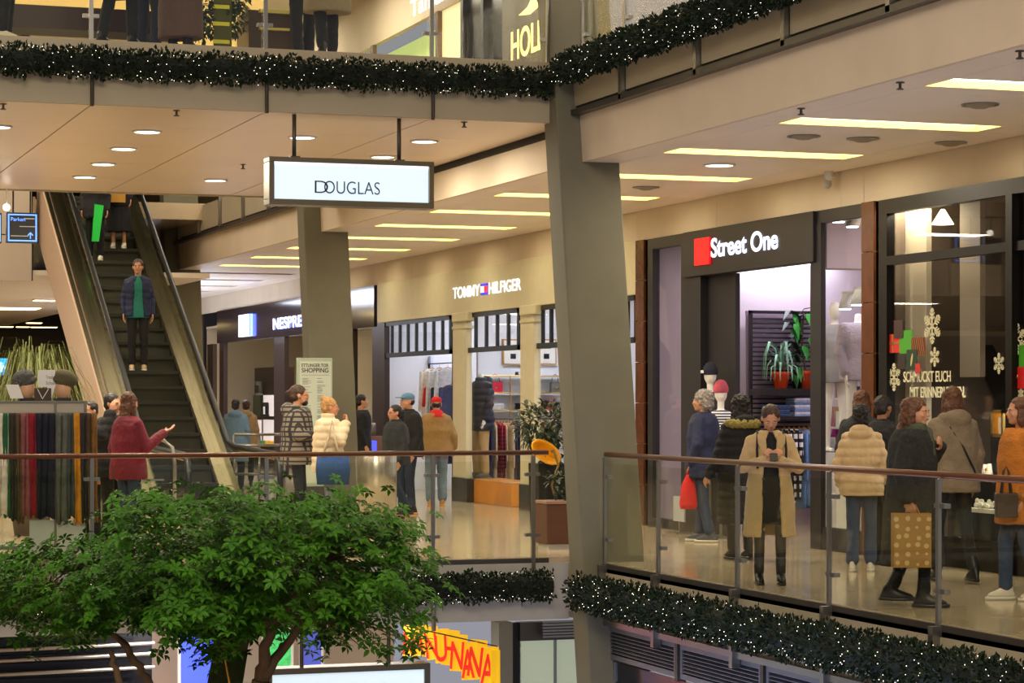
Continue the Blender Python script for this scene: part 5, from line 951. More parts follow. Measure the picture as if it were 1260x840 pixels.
def person(px, d, H, phi, label, top=None, pants=None, shoes=('sneaker', None), hair=('short', 'dark'), arms=None, legs=((0,0),(0,0)), head=(0,0), vox=.009, skirt=None, extra=None, skin=None, z0=0, lean=0, group=None, wid=1.0, loc=None):
    k = H/1.75; base = loc or atD(px, HZ, d); base = Vector((base.x, base.y, z0)); ph = math.radians(phi)
    dv = Vector((-SN*math.cos(ph)+CS*math.sin(ph), -CS*math.cos(ph)-SN*math.sin(ph), 0)); rz = math.atan2(-dv.x, dv.y)
    root = empty('person', base, label, 'person', group, rz); root.scale = (k*wid, k*wid, k)
    sk = skin or skinm; A = dict(R=((.222,-.03,1.13),(.222,.05,.89)), L=((-.222,-.03,1.13),(-.222,.05,.89))); A.update(arms or {})
    if wid: pass
    hc = Vector((0, .022+max(0, -head[1])*.09+lean, 1.612-max(0, -head[1])*.02)); HR = Euler((head[1], 0, head[0])).to_matrix()
    S = {}
    for s, nm in ((1,'R'),(-1,'L')):
        E, W_ = Vector(A[nm][0]), Vector(A[nm][1]); S[nm] = (Vector((s*.152, lean*.8, 1.372)), E, W_)
    LG = {}
    for s, (f_, lf) in ((1, legs[0]), (-1, legs[1])):
        an = Vector((s*.095, f_, .09+lf)); hip = Vector((s*.088, 0, .92)); kn = (hip+an)/2+Vector((0, .035+abs(f_)*.12+lf*.5, .01)); LG[s] = (hip, kn, an)
    b = MB(); head_prims(b, hc, HR); b.cap((0,lean-.01,1.42), .055, tuple(hc+HR@Vector((0,-.02,-.05))), .052, 12)
    b.loft([((0,lean*max(0,(z-.9)/.5),z), prof(z)[0]*.84, prof(z)[1]*.84) for z in (.84,.93,1.08,1.28,1.37,1.42,1.46)], 18)
    for nm, s in (('R',1),('L',-1)):
        sh, E, W_ = S[nm]; b.cap(sh, .046, E, .036, 12); b.cap(E, .037, W_, .024, 12); dr = (W_-E).normalized(); o = (A[nm][2] if len(A[nm]) > 2 else {}); hand(b, W_+dr*.01, o.get('dir', dr), o.get('n', (-s,.1,0)), o.get('curl', .45), s)
    for s in (1,-1):
        hip, kn, an = LG[s]; b.cap(hip, .078, kn, .052, 12); b.cap(kn, .052, an, .034, 12); b.cap(an+Vector((0,-.02,-.05)), .035, an+Vector((0,.12,-.06)), .026, 10)
    bake_remesh(b, 'body', sk, root, vox, 1)
    # face
    for s in (-1, 1):
        e = MB(); e.ell(hc+HR@Vector((s*.031,.083,.004)), (.0125,.006,.007), HR, 8, 6); eo = e.build('eye', eyew, root, True, world=False); e = MB(); e.ell(hc+HR@Vector((s*.031,.0885,.004)), (.006,.002,.006), HR, 8, 6); e.build('iris', eyem, eo, world=False)
        e = MB(); e.ell(hc+HR@Vector((s*.032,.090,.024)), (.018,.004,.004), HR, 8, 6); e.build('eyebrow', hairm.get(hair[1], hairm['dark']) if hair[1] != 'grey' else hairm['grey'], root, world=False)
    e = MB(); e.ell(hc+HR@Vector((0,.096,-.05)), (.020,.005,.0065), HR, 10, 6); e.build('lips', lipm, root, True, world=False)
    # trousers / legs
    def limb(name, mat, r, zcut=None, vx=.014):
        m_ = MB()
        for s in (1,-1):
            hip, kn, an = LG[s]; m_.cap(hip+Vector((0,0,.02)), r[0], kn, r[1], 14); end = kn.lerp(an, .9); m_.cap(kn, r[1], end, r[2], 14)
        m_.ell((0,0,.93), (.165,.125,.12), n=16); m_.loft([((0,0,.9),.165,.125),((0,0,1.04),.15,.118)], 16)
        return bake_remesh(m_, name, mat, root, vx, 2, lambda c: .006*noise.noise(c*14))
    if pants: limb('trousers', pants[0], pants[1] if len(pants) > 1 else (.098,.072,.062))
    if skirt:
        mt, z1, z2, fl_ = skirt; m_ = MB(); R = []
        for i in range(9): z = z1+(z2-z1)*i/8; rx, ry = prof(max(z,.93) if z > .93 else .93); R.append(((0, 0, z), rx+.01+fl_*(z1-z), ry+.01+fl_*(z1-z)))
        m_.loft(R[::-1], 24); bake_remesh(m_, 'skirt', mt, root, .013, 1, lambda c: .010*noise.noise(Vector((c.x*14, c.y*14, c.z*2))))
    kind, smt = shoes; smt = smt or (shoeb if kind != 'sneaker' else shoew)
    for s in (1,-1):
        hip, kn, an = LG[s]; c = an-Vector((0,0,.09)); pt = .0; m_ = MB()
        m_.loft([((c.x,c.y+.045,c.z+.002),.042,.138),((c.x,c.y+.045,c.z+.03),.043,.14)], 18); so = m_.build('shoe_sole', shoew if kind == 'sneaker' else (M('sole_tan') if kind == 'tan' else shoeb), None, True, world=False); 
        u = MB(); u.loft([((c.x,c.y+.042,c.z+.028),.042,.134),((c.x,c.y+.035,c.z+.06),.040,.115),((c.x,c.y-.005,c.z+.095),.037,.062),((c.x,c.y-.015,c.z+.125),.036,.045)], 18)
        if kind == 'boot': u.cap((c.x,c.y-.015,c.z+.10), .046, tuple(an.lerp(kn, .35)), .052, 14)
        uo = bake_remesh(u, 'shoe', smt, root, .012, 1); so.parent = uo
    # tops
    tops = top if isinstance(top, list) else ([top] if top else [])
    for T_ in tops:
        m_ = MB(); hem = T_.get('hem', .85); th = T_.get('t', .03); fl_ = T_.get('flare', .03); op = T_.get('open', 0); zs = [hem+(.93-hem)*i/4 for i in range(4)] if hem < .9 else [hem]
        zs += [.93, 1.08, 1.2, 1.28, 1.37, 1.43, 1.475]; R = []
        for z in zs: rx, ry = prof(z if z > .93 else .93); bw = T_.get('loose', 0) if z < 1.25 else 0; R.append((z, rx+th+bw+fl_*max(0, .93-z), ry+th+bw+fl_*max(0, .93-z), lean*max(0,(z-.9)/.5)))
        if op:
            n_ = 28; bb = len(m_.v)
            for (z, rx, ry, yo) in R:
                g = math.radians(op*(1.0 if z < 1.2 else (.75 if z < 1.4 else .5))); an_ = [math.pi/2+g+(2*math.pi-2*g)*i/(n_-1) for i in range(n_)]
                for a in an_: m_.v.append((rx*math.cos(a), yo+ry*math.sin(a), z))
                for a in an_[::-1]: m_.v.append(((rx-.03)*math.cos(a), yo+(ry-.03)*math.sin(a), z))
            N = 2*n_
            for j in range(len(R)-1):
                for q in range(N): m_.f.append((bb+j*N+q, bb+j*N+(q+1)%N, bb+(j+1)*N+(q+1)%N, bb+(j+1)*N+q))
            for j in (0, len(R)-1):
                for q in range(n_-1): f_ = (bb+j*N+q, bb+j*N+q+1, bb+j*N+N-2-q, bb+j*N+N-1-q); m_.f.append(f_[::-1] if j == 0 else f_)
        else: m_.loft([((0,yo,z), rx, ry) for (z, rx, ry, yo) in R], 26)
        sr = T_.get('sleeve', .062)
        for nm in ('R', 'L'):
            if T_.get('vest'): break
            sh, E, W_ = S[nm]; m_.cap(sh, sr+.012, E, sr-.004, 14); m_.cap(E, sr-.002, E.lerp(W_, .93), sr-.018, 14)
            sg_ = 1 if nm == 'R' else -1; m_.cap((sg_*.06, lean, 1.435), .042, sh, sr+.004, 12)
        if T_.get('collar'): m_.loft([((0,lean-.005,1.44),.085,.085),((0,lean-.005,1.47+T_['collar']),.078,.078)], 18)
        if T_.get('hood'): m_.ell((0,lean-.11,1.45), (.135,.085,.09), Euler((.5,0,0)), 18, 12); m_.ell((.09,lean-.03,1.465), (.05,.07,.045)); m_.ell((-.09,lean-.03,1.465), (.05,.07,.045))
        pf = T_.get('puff', 0); sd_ = random.random()*9
        def dsp(c, pf=pf, sd_=sd_):
            v = .007*noise.noise(Vector((c.x*9+sd_, c.y*9, c.z*6)))+.004*noise.noise(c*26)
            return v+(pf*(abs(math.sin(c.z*34+.6*noise.noise(c*3)))-.6) if pf else 0)
        o = bake_remesh(m_, T_.get('name', 'coat'), T_['mat'], root, .0115 if vox < .012 else .016, 2, dsp)
    # hair
    st, hcol = hair[0], hair[1]
    hm = hairm[hcol] if isinstance(hcol, str) else hcol; h_ = MB()
    def he(c, r, rot=None): h_.ell(hc+HR@Vector(c), r, HR @ (rot.to_matrix() if rot else Matrix.Identity(3)), 16, 10)
    amp = .006
    if st in ('short', 'long', 'bun', 'ponytail', 'curly', 'shortbun', 'longcurly', 'bob'):
        he((0,-.022,.05), (.082,.096,.083)); he((0,-.045,.0), (.076,.068,.08)); he((.055,-.005,.05), (.03,.06,.04)); he((-.055,-.005,.05), (.03,.06,.04))
    if st in ('long', 'longcurly'):
        he((0,-.07,-.06), (.088,.048,.12)); he((0,-.085,-.17), (.1,.045,.11)); he((0,-.09,-.25), (.085,.035,.08)); he((.072,-.01,-.05), (.024,.042,.11)); he((-.072,-.01,-.05), (.024,.042,.11)); amp = .010
    if st == 'bob': he((0,-.06,-.05), (.088,.055,.09)); he((.07,.0,-.05), (.026,.045,.08)); he((-.07,.0,-.05), (.026,.045,.08))
    if st in ('curly', 'longcurly'): he((0,-.03,.05), (.095,.11,.095)); he((0,-.06,-.02), (.1,.07,.09)); amp = .022
    if st == 'longcurly': he((0,-.08,-.14), (.115,.06,.13))
    if st in ('bun',): he((0,-.075,.115), (.042,.042,.038)); amp = .008
    if st == 'shortbun': he((0,-.125,.04), (.03,.032,.03))
    if st == 'ponytail': he((0,-.125,.03), (.03,.04,.035)); he((0,-.14,-.06), (.03,.028,.1))
    if st in ('cap', 'beanie', 'redcap'):
        hb = MB(); hb.ell(hc+HR@Vector((0,-.01,.062)), (.083,.102,.07), HR, 18, 10); 
        if st != 'beanie': hb.loft([(tuple(hc+HR@Vector((0,.13,.055))), .06, .055), (tuple(hc+HR@Vector((0,.11,.068))), .065, .07)], 16)
        else: hb.ell(hc+HR@Vector((0,-.02,.1)), (.07,.085,.06), HR, 16, 10)
        bake_remesh(hb, 'cap', hair[2], root, .009, 1); he((0,-.04,.0), (.078,.066,.06))
    if h_.v: bake_remesh(h_, 'hair', hm, root, .009 if vox < .012 else .013, 1, lambda c: amp*(noise.noise(c*38)+.6*noise.noise(c*80)))
    def add(name, mb, mt, smooth=True): return mb.build(name, mt, root, smooth, world=False)
    if extra: extra(add, hc, HR, S, lean)
    return root
def wpt(root, p): # local point of a person in world space
    return root.matrix_basis @ Vector(p)
def handbag2(root, p, w_, h_, dp, mt, name, label, cat, rz, handle=None, hl=.12):
    c = wpt(root, p); t = empty(name, c, label, cat, None, rz); mb = MB()
    mb.prism([(-w_/2*.96, -h_), (w_/2*.96, -h_), (w_/2, 0), (-w_/2, 0)], 'y', -dp/2, dp/2); mb.build('body', mt, t, bevel=.01, world=False)
    for s in (-1, 1): MB().tube([(-w_*.22, s*dp*.4, -.01), (-w_*.12, s*dp*.15, hl*.8), (0, 0, hl), (w_*.12, s*dp*.15, hl*.8), (w_*.22, s*dp*.4, -.01)], .007, 6).build('handle', handle or mt, t, True, world=False)
    return t
camel = M('camel_wool', (190,160,112), .9, bump=.3, bs=70, var=.08, vs=8, sheen=.3); creamd = M('cream_padded', (196,168,128), .8, bump=.3, bs=20, var=.1, vs=6); beige2 = M('beige_wool', (128,112,92), .95, bump=.6, bs=60, var=.15, vs=10); orangew = M('ochre_wool', (186,112,36), .95, bump=.6, bs=70, var=.12, vs=8); tights = M('sheer_tights', (34,27,26), .6)
# woman with the phone
def ex_phone(add, hc, HR, S, lean):
    m_ = MB(); 
    for s in (-1, 1):
        m_.prism([(s*.035, 1.20), (s*.12, 1.36), (s*.125, 1.45), (s*.065, 1.46), (s*.05, 1.40)], 'y', .135, .16) if s > 0 else m_.prism([(s*.035, 1.20), (s*.05, 1.40), (s*.065, 1.46), (s*.125, 1.45), (s*.12, 1.36)], 'y', .135, .16)
    add('lapel', m_, camel, False); add('collar', MB().loft([((0,.0,1.43),.105,.095),((0,-.01,1.485),.09,.085)], 20), camel)
    for s in (-1, 1): add('bag_strap', MB().tube([(s*.125,.165,1.12),(s*.13,.165,1.3),(s*.12,.12,1.44),(s*.11,.0,1.475),(s*.11,-.1,1.44)], .011, 8), blk)
    for z in (1.02, .9): add('button', MB().ell((.075,.19,z), (.014,.006,.014), n=8, m=6), M('button_brown', (60,40,26), .4))
    add('turtleneck', MB().loft([((0,.0,1.42),.064,.064),((0,.015,1.50),.058,.058)], 18), blk)
aP = dict(R=((.25,.02,1.12),(.055,.235,1.215),dict(dir=(-.5,.35,.35),n=(-.5,-.6,.2),curl=.5)), L=((-.25,.02,1.12),(-.055,.235,1.215),dict(dir=(.5,.35,.35),n=(.5,-.6,.2),curl=.5)))
w1 = person(947, 21.35, 1.64, 0, 'woman in an open camel coat looking down at her phone behind the railing', top=[dict(mat=blk, hem=1.0, t=.004, sleeve=.05, name='sweater'), dict(mat=camel, hem=.46, t=.034, flare=.06, open=24, sleeve=.060)], skirt=(blk, 1.05, .58, .02), pants=(tights, (.08,.056,.047)), shoes=('boot', shoeb), hair=('shortbun','brown'), arms=aP, head=(0,-.55), legs=((.0,0),(.05,0)), extra=ex_phone, vox=.0085, wid=1.08)
c = wpt(w1, (0,.31,1.25)); ph = empty('mobile_phone', c, 'dark mobile phone held by the woman in the camel coat', 'phone', None, w1.rotation_euler.z); o = MB().box(-.037,.037,-.004,.004,-.075,.075).build('case', black, ph, bevel=.003, world=False); MB().box(-.033,.033,-.0055,-.004,-.068,.068).build('screen', M('phone_screen', (90,110,140), .1, emit=.3), ph, world=False); ph.rotation_euler = (math.radians(50), 0, w1.rotation_euler.z)
# older man
def ex_oldman(add, hc, HR, S, lean):
    add('backpack_strap', MB().tube([(.13,.14,1.2),(.135,.1,1.42),(.12,-.02,1.47),(.11,-.13,1.42)], .02, 8), M('strap_grey', (90,90,104), .8)); add('backpack', MB().loft([((0,-.21,1.0),.13,.07),((0,-.23,1.15),.15,.09),((0,-.2,1.38),.12,.06)], 18), M('backpack_slate', (60,62,84), .8, bump=.4, bs=30))
w2 = person(866, 27.6, 1.78, 250, 'grey-haired man in a navy jacket and jeans beside the dark shop window', top=dict(mat=navy, hem=.74, t=.045, flare=.05, loose=.02, sleeve=.075, collar=.03, name='jacket'), pants=(denim,), shoes=('sneaker', M('shoe_greyblue', (70,74,90), .6)), hair=('curly','grey'), legs=((.06,0),(-.1,0)), extra=None, wid=1.04, arms=dict(L=((-.25,.0,1.12),(-.2,.08,.9)), R=((.25,-.02,1.12),(.26,.06,.9))))
c = wpt(w2, (-.2,.12,.80)); t = empty('red_bag', c, 'bright red cloth bag hanging from the hand of the grey-haired man', 'bag'); MB().loft([((0,0,-.42),.10,.05),((0,0,-.36),.115,.06),((0,0,-.15),.09,.045),((.0,0,-.02),.025,.02)], 16).build('body', M('red_cloth', (216,24,28), .7, bump=.5, bs=14), t, True, world=False); MB().tube([(-.02,0,-.03),(0,0,.04),(.02,0,-.03)], .008, 6).build('handle', M('red_cloth'), t, True, world=False)
# woman with fur hood
def ex_fur(add, hc, HR, S, lean):
    m_ = MB()
    for k in range(14): a = math.pi*2*k/14; m_.ell((.14*math.cos(a), -.05+.11*math.sin(a), 1.45+.02*math.sin(a*1)), (.05,.045,.045))
    o = bake_remesh(m_, 'fur_collar', M('olive_fur', (150,134,74), .95, var=.35, vs=40, bump=1, bs=70), None, .011, 1, lambda c: .012*noise.noise(c*60)); return o
def ex_fur2(root):
    m_ = MB()
    for k in range(14): a = math.pi*2*k/14; m_.ell((.15*math.cos(a), -.05+.12*math.sin(a), 1.44), (.055,.045,.05))
    bake_remesh(m_, 'fur_collar', M('olive_fur', (150,134,74), .95, var=.35, vs=40, bump=1, bs=70), root, .011, 1, lambda c: .012*noise.noise(c*60))
w3 = person(911, 24.6, 1.72, 200, 'dark-haired woman in a long black padded coat with an olive fur hood, seen from behind', top=dict(mat=blk, hem=.38, t=.045, flare=.02, loose=.02, sleeve=.075, puff=.012, hood=1), pants=(blk, (.085,.062,.055)), shoes=('boot', M('sheepskin_boot', (34,26,24), .9)), hair=('longcurly','dark'), arms=dict(R=((.24,-.02,1.12),(.24,.08,.88)), L=((-.25,-.0,1.1),(-.3,.14,.9)))); ex_fur2(w3)
# cream puffer woman
w4 = person(1060, 22.9, 1.62, 165, 'woman with dark curls in a short cream puffer jacket and jeans, seen from behind', top=dict(mat=creamd, hem=.80, t=.055, flare=.0, loose=.02, sleeve=.085, puff=.012, hood=1, name='jacket'), pants=(denim, (.1,.078,.078)), shoes=('sneaker', shoew), hair=('curly','dark'), arms=dict(R=((.26,.0,1.12),(.22,.14,.95)), L=((-.26,.0,1.12),(-.25,.1,.92))), legs=((.05,0),(-.08,0)), wid=.92)
w5 = person(1060, 24.5, 1.78, 165, 'woman with long light brown hair standing behind the one in the cream puffer', top=dict(mat=dkgrey, hem=.7, t=.035, name='jacket'), pants=(blk,), hair=('long','auburn'), shoes=('boot', None))
w6 = person(1085, 23.8, 1.72, 120, 'dark-haired man in a black jacket turned to the jewellery window', top=dict(mat=blk, hem=.8, t=.04, collar=.03, name='jacket'), pants=(blk,), hair=('short','dark'), shoes=('boot', None), head=(.3,0), skin=skind)
# front woman in dark coat
tweed = M('dark_tweed', (34,34,30), .95, var=.5, vs=45, bump=.6, bs=70); scarfm = M('green_scarf', (74,78,58), .95, bump=.6, bs=60)
def ex_scarf(add, hc, HR, S, lean): add('scarf', MB().loft([((0,.01,1.43),.095,.09),((0,.03,1.47),.1,.095),((0,.02,1.515),.088,.085),((0,.02,1.53),.07,.07)], 20), scarfm); add('scarf_end', MB().cap((.02,.13,1.45), .04, (.06,.16,1.28), .035, 12, .6), scarfm)
w7 = person(1122, 19.1, 1.7, 75, 'woman in a long dark tweed coat and green scarf carrying a dotted paper bag', top=dict(mat=tweed, hem=.34, t=.045, flare=.07, loose=.015, sleeve=.078, collar=.0), pants=(blk, (.08,.055,.048)), shoes=('boot', shoeb), hair=('long','auburn'), head=(-.25,-.05), legs=((.10,0),(-.16,.03)), arms=dict(R=((.25,-.05,1.14),(.25,.0,.90),dict(curl=.9)), L=((-.26,.10,1.20),(-.05,.2,1.33),dict(dir=(.8,.1,.3),n=(0,-1,0),curl=.3))), extra=ex_scarf, vox=.0085, wid=1.14)
dot = M('kraft_paper', (160,118,58), .7, var=.06)
c = wpt(w7, (.27,.02,.86)); bgr = empty('dotted_paper_bag', c, 'brown paper carrier bag with pale dots held low by the woman in tweed', 'bag', None, -TH); bw = .30; mb = MB().box(-bw/2, bw/2, -.07, .07, -.5, -.07); mb.build('body', dot, bgr, world=False)
MB().tube([(-.06,-.07,-.08),(-.03,-.02,.0),(.03,-.02,.0),(.06,-.07,-.08)], .005, 6).build('handle', dot, bgr, True, world=False)
random.seed(17); dm = M('dot_cream', (196,170,116), .7)
for q in range(24):
    x = -bw/2+.03+(q % 4)*.08+random.uniform(-.012,.012); z = -.47+(q//4)*.072+random.uniform(-.012,.012); r_ = random.choice((.012,.018,.02)); MB().loft([((x,-.0715,z), r_, r_, (0,-1,0), (1,0,0)), ((x,-.0725,z), r_, r_, (0,-1,0), (1,0,0))], 14).build('dot', dm, bgr, world=False)
# grey-beige hooded coat woman
def ex_cross(add, hc, HR, S, lean): add('crossbody_strap', MB().tube([(-.13,-.02,1.47),(-.08,-.15,1.38),(.03,-.19,1.2),(.14,-.17,1.0),(.2,-.08,.88)], .009, 8), blk)
w8 = person(1172, 21.6, 1.80, 190, 'tall woman in a grey-beige hooded wool coat with a thin shoulder strap, walking away', top=dict(mat=beige2, hem=.80, t=.05, flare=.03, loose=.02, sleeve=.078, hood=1), pants=(blk, (.09,.066,.056)), shoes=('boot', shoeb), hair=('long','auburn'), legs=((-.28,.02),(.14,0)), extra=ex_cross)
# ochre coat at the right edge
w9 = person(1256, 19.6, 1.7, 280, 'person in an ochre wool coat and jeans at the right edge of the frame', top=dict(mat=orangew, hem=.66, t=.05, flare=.03, loose=.02, sleeve=.08), pants=(denim,), shoes=('sneaker', shoew), hair=('bob','auburn'), legs=((.1,0),(-.12,0)))
handbag2(w9, (-.22,.22,.93), .18, .2, .1, M('dark_tan_bag', (60,44,32), .5), 'shoulder_bag', 'dark brown shoulder bag carried in front of the ochre coat', 'bag', -TH, None, .22)
# person in pink seen in the shop
w10 = person(1043, 31.5, 1.66, 20, 'person in a bright pink top inside the dark shop', top=dict(mat=M('pink_cloth', (216,60,150), .8, bump=.4, bs=30), hem=.85, t=.03, name='sweater'), pants=(blk,), hair=('short','dark'), skin=M('skin_deep', (66,42,34), .5), vox=.014)
# couple left of the cream shop
def ex_glasses(add, hc, HR, S, lean):
    m_ = MB()
    for s in (-1, 1):
        pts = [hc+HR@Vector((s*.032+.02*math.cos(a), .099, .002+.014*math.sin(a))) for a in [math.pi*2*i/10 for i in range(11)]]; m_.tube(pts, .0025, 5); m_.tube([hc+HR@Vector((s*.054,.097,.004)), hc+HR@Vector((s*.078,.0,.006))], .0025, 5)
    add('glasses', m_, black)
w11 = person(487, 33.0, 1.60, 300, 'woman with glasses in a dark grey outdoor jacket beside the man with a blue cap', top=dict(mat=dkgrey, hem=.82, t=.045, sleeve=.07, collar=.05, loose=.02, name='jacket'), pants=(M('dark_denim', (34,44,66), .85, bump=.3, bs=80),), shoes=('boot', None), hair=('ponytail','dark'), legs=((-.24,.05),(.16,0)), extra=ex_glasses, vox=.012, wid=1.08, head=(.1,0))
w12 = person(503, 34.2, 1.77, 300, 'man with a light blue cap and black jacket just behind the woman with glasses', top=dict(mat=blk, hem=.82, t=.045, sleeve=.075, collar=.04, loose=.02, name='jacket'), pants=(M('dark_denim'),), shoes=('tan', M('dark_suede', (40,32,28), .9)), hair=('cap','dark', M('cap_blue', (92,132,160), .8)), legs=((.05,0),(.0,0)), vox=.012, wid=1.05)
olive = M('tan_jacket', (150,116,66), .85, bump=.3, bs=40, var=.1); redc = M('red_hood', (206,22,26), .8, bump=.4, bs=30)
def ex_redhood(add, hc, HR, S, lean): add('red_hood', MB().loft([((0,-.03,1.36),.13,.10),((0,-.04,1.42),.15,.12),((0,-.02,1.49),.10,.10),((0,.0,1.53),.07,.075)], 20), redc); add('red_hem', MB().loft([((0,0,.80),.205,.16),((0,0,.85),.205,.16)], 20), redc)
w13 = person(537, 36.8, 1.72, 185, 'man in a tan jacket with a red hood and red cap entering the cream shop', top=dict(mat=olive, hem=.84, t=.05, sleeve=.075, loose=.025, name='jacket'), pants=(denl, (.105,.082,.075)), shoes=('tan', M('tan_suede', (190,140,84), .8)), hair=('redcap','dark', redc), legs=((.12,.0),(-.06,0)), extra=ex_redhood, vox=.012, wid=1.06, arms=dict(R=((.25,-.04,1.12),(.27,.08,.92))))
# ponytail man and blonde woman
checks = plaid('grey_checks', (124,116,102), (44,40,40), 34, 'XZ', .72)
def ex_beard(add, hc, HR, S, lean):
    m_ = MB(); m_.ell(hc+HR@Vector((0,.058,-.082)), (.042,.042,.04), HR); m_.ell(hc+HR@Vector((0,.088,-.037)), (.026,.012,.007), HR); add('beard', m_, hairm['dark']); ex_glasses(add, hc, HR, S, lean)
w14 = person(366, 29.6, 1.86, 95, 'bearded man with a bun in a grey checked hooded shirt, facing right', top=dict(mat=checks, hem=.80, t=.045, sleeve=.068, hood=1, loose=.02, name='hooded_shirt'), pants=(blk,), shoes=('boot', None), hair=('shortbun','brown'), extra=ex_beard, arms=dict(R=((.24,.02,1.14),(.2,.27,1.16),dict(dir=(-.2,.9,.3),n=(-1,0,0),curl=.8)), L=((-.24,.02,1.14),(-.2,.2,1.05))), vox=.0095, wid=1.04)
w15 = person(404, 28.8, 1.70, 100, 'blonde woman with a bun in a cream puffer jacket, hand at her mouth', top=dict(mat=M('ivory_padded', (206,186,152), .8, bump=.3, bs=20, var=.08), hem=.80, t=.05, sleeve=.08, collar=.07, puff=.012, loose=.02, name='jacket'), pants=(M('grey_jeans', (104,112,110), .85, var=.25, vs=5, bump=.3, bs=60),), shoes=('sneaker', None), hair=('bun','blond'), arms=dict(R=((.25,.12,1.2),(.12,.2,1.42),dict(dir=(-.6,.2,.6),n=(-.3,-.9,0),curl=.9)), L=((-.24,.0,1.12),(-.22,.1,.9))), vox=.0095, wid=1.04)
def tote(root, p, w_, h_, mt, label):
    c = wpt(root, p); t = empty('tote_bag', c, label, 'bag', None, -TH); MB().loft([((0,0,-h_),w_*.46,.05),((0,0,-h_*.5),w_*.5,.07),((0,0,0),w_*.46,.04)], 20).build('body', mt, t, True, world=False)
    for s in (-1, 1): MB().tube([(-w_*.3,s*.04,-.02),(-w_*.12,s*.03,.2),(-w_*.02,0,.42),(w_*.06,s*.03,.2),(w_*.2,s*.04,-.02)], .012, 6).build('strap', M('strap_cream', (200,186,156), .8), t, True, world=False)
tote(w15, (.36,.02,1.03), .42, .36, M('blue_canvas', (24,62,112), .8, bump=.4, bs=20, var=.15), 'deep blue tote bag on the shoulder of the blonde woman')
# crimson jacket woman and neighbours
crim = M('crimson_jacket', (112,14,36), .75, bump=.5, bs=22, var=.2)
w16 = person(158, 25.6, 1.76, 140, 'woman with long brown hair in a crimson jacket and jeans holding out her hand', top=dict(mat=crim, hem=.80, t=.045, sleeve=.075, loose=.02, collar=.02, name='jacket'), pants=(denim,), shoes=('sneaker', None), hair=('long','auburn'), arms=dict(R=((.25,.06,1.14),(.26,.32,1.3),dict(dir=(.1,.9,.35),n=(-.2,-.3,1),curl=.2)), L=((-.24,-.02,1.12),(-.25,.05,.88))), vox=.0095, wid=.92)
w17 = person(137, 26.6, 1.75, 60, 'person in a black puffer jacket with a phone at the ear behind the crimson jacket', top=dict(mat=blk, hem=.80, t=.055, sleeve=.085, puff=.012, loose=.03, collar=.03, name='jacket'), pants=(blk,), hair=('short','dark'), arms=dict(R=((.28,.08,1.28),(.12,.09,1.52),dict(dir=(-.2,.1,.9),n=(-1,0,0),curl=.7)), L=((-.24,0,1.12),(-.23,.12,.9))), vox=.012, shoes=('boot', None))
w18 = person(112, 27.0, 1.66, 330, 'dark-haired person mostly hidden behind the scarf rack', top=dict(mat=dkgrey, hem=.8, t=.04, name='jacket'), pants=(blk,), hair=('short','dark'), shoes=('boot', None), vox=.012)
# boy on the escalator
teal = M('teal_shirt', (30,116,100), .8, bump=.3, bs=30)
by = 36.35; zi = math.floor((by-EB)/.405); zb_y = (zi+1)*.2338
w19 = person(0, 0, 1.74, 12, 'young man in a navy quilted jacket and teal shirt riding down the escalator', top=[dict(mat=teal, hem=.82, t=.014, sleeve=.045, name='shirt'), dict(mat=navy, hem=.84, t=.032, open=26, sleeve=.058, puff=.006, collar=.0, name='jacket')], pants=(blk, (.095,.07,.06)), shoes=('sneaker', M('beige_shoe', (190,160,120), .7)), hair=('short','brown'), z0=zb_y, loc=Vector((EX-.12, EB+(zi+.45)*.405, 0)), vox=.0095, head=(-.15,0))
# two people at the top of the escalator
for (zi2, xo, nm, c_) in ((16, -.26, 'person in black at the top of the escalator with a green bag, left', 'dark'), (17, .2, 'person in a long black skirt atop the escalator behind a tan bag', 'dark')):
    r_ = person(0, 0, 1.68, 0, nm, top=dict(mat=blk, hem=.75, t=.04, name='jacket'), pants=(blk,) if xo < 0 else None, skirt=(blk, 1.0, .3, .06) if xo > 0 else None, shoes=('sneaker', None), hair=('long', c_), z0=(zi2+1)*.2338, loc=Vector((EX+xo, EB+(zi2+.45)*.405, 0)), vox=.014)
    if xo < 0: c = wpt(r_, (-.3,.16,.75)); t = empty('green_bag', c, 'bright green narrow bag held at the top of the escalator', 'bag'); MB().prism([(-.06,-.5),(.05,-.5),(.13,.1),(-.02,.12)], 'y', -.04, .04).build('body', M('green_bag', (30,200,70), .6, emit=.05), t, world=False); t.location = Vector((EX-.28, EB+(zi2+.2)*.405-.05, (zi2+1)*.2338+.82)); MB().tube([(.0,0,.1),(.04,0,.17),(.08,0,.1)], .008, 6).build('handle', M('green_bag'), t, world=False)
    else: t = empty('tan_paper_bag', Vector((EX+.08, EB+(zi2+.2)*.405-.05, (zi2+1)*.2338+1.0)), 'tan paper carrier bag held at the top of the escalator', 'bag'); MB().box(-.2,.2,-.05,.05,-.22,.2).build('body', M('tan_paper', (190,138,50), .7, var=.1), t, world=False); MB().tube([(-.08,0,.2),(0,0,.28),(.08,0,.2)], .007, 6).build('handle', M('tan_paper'), t, True, world=False)
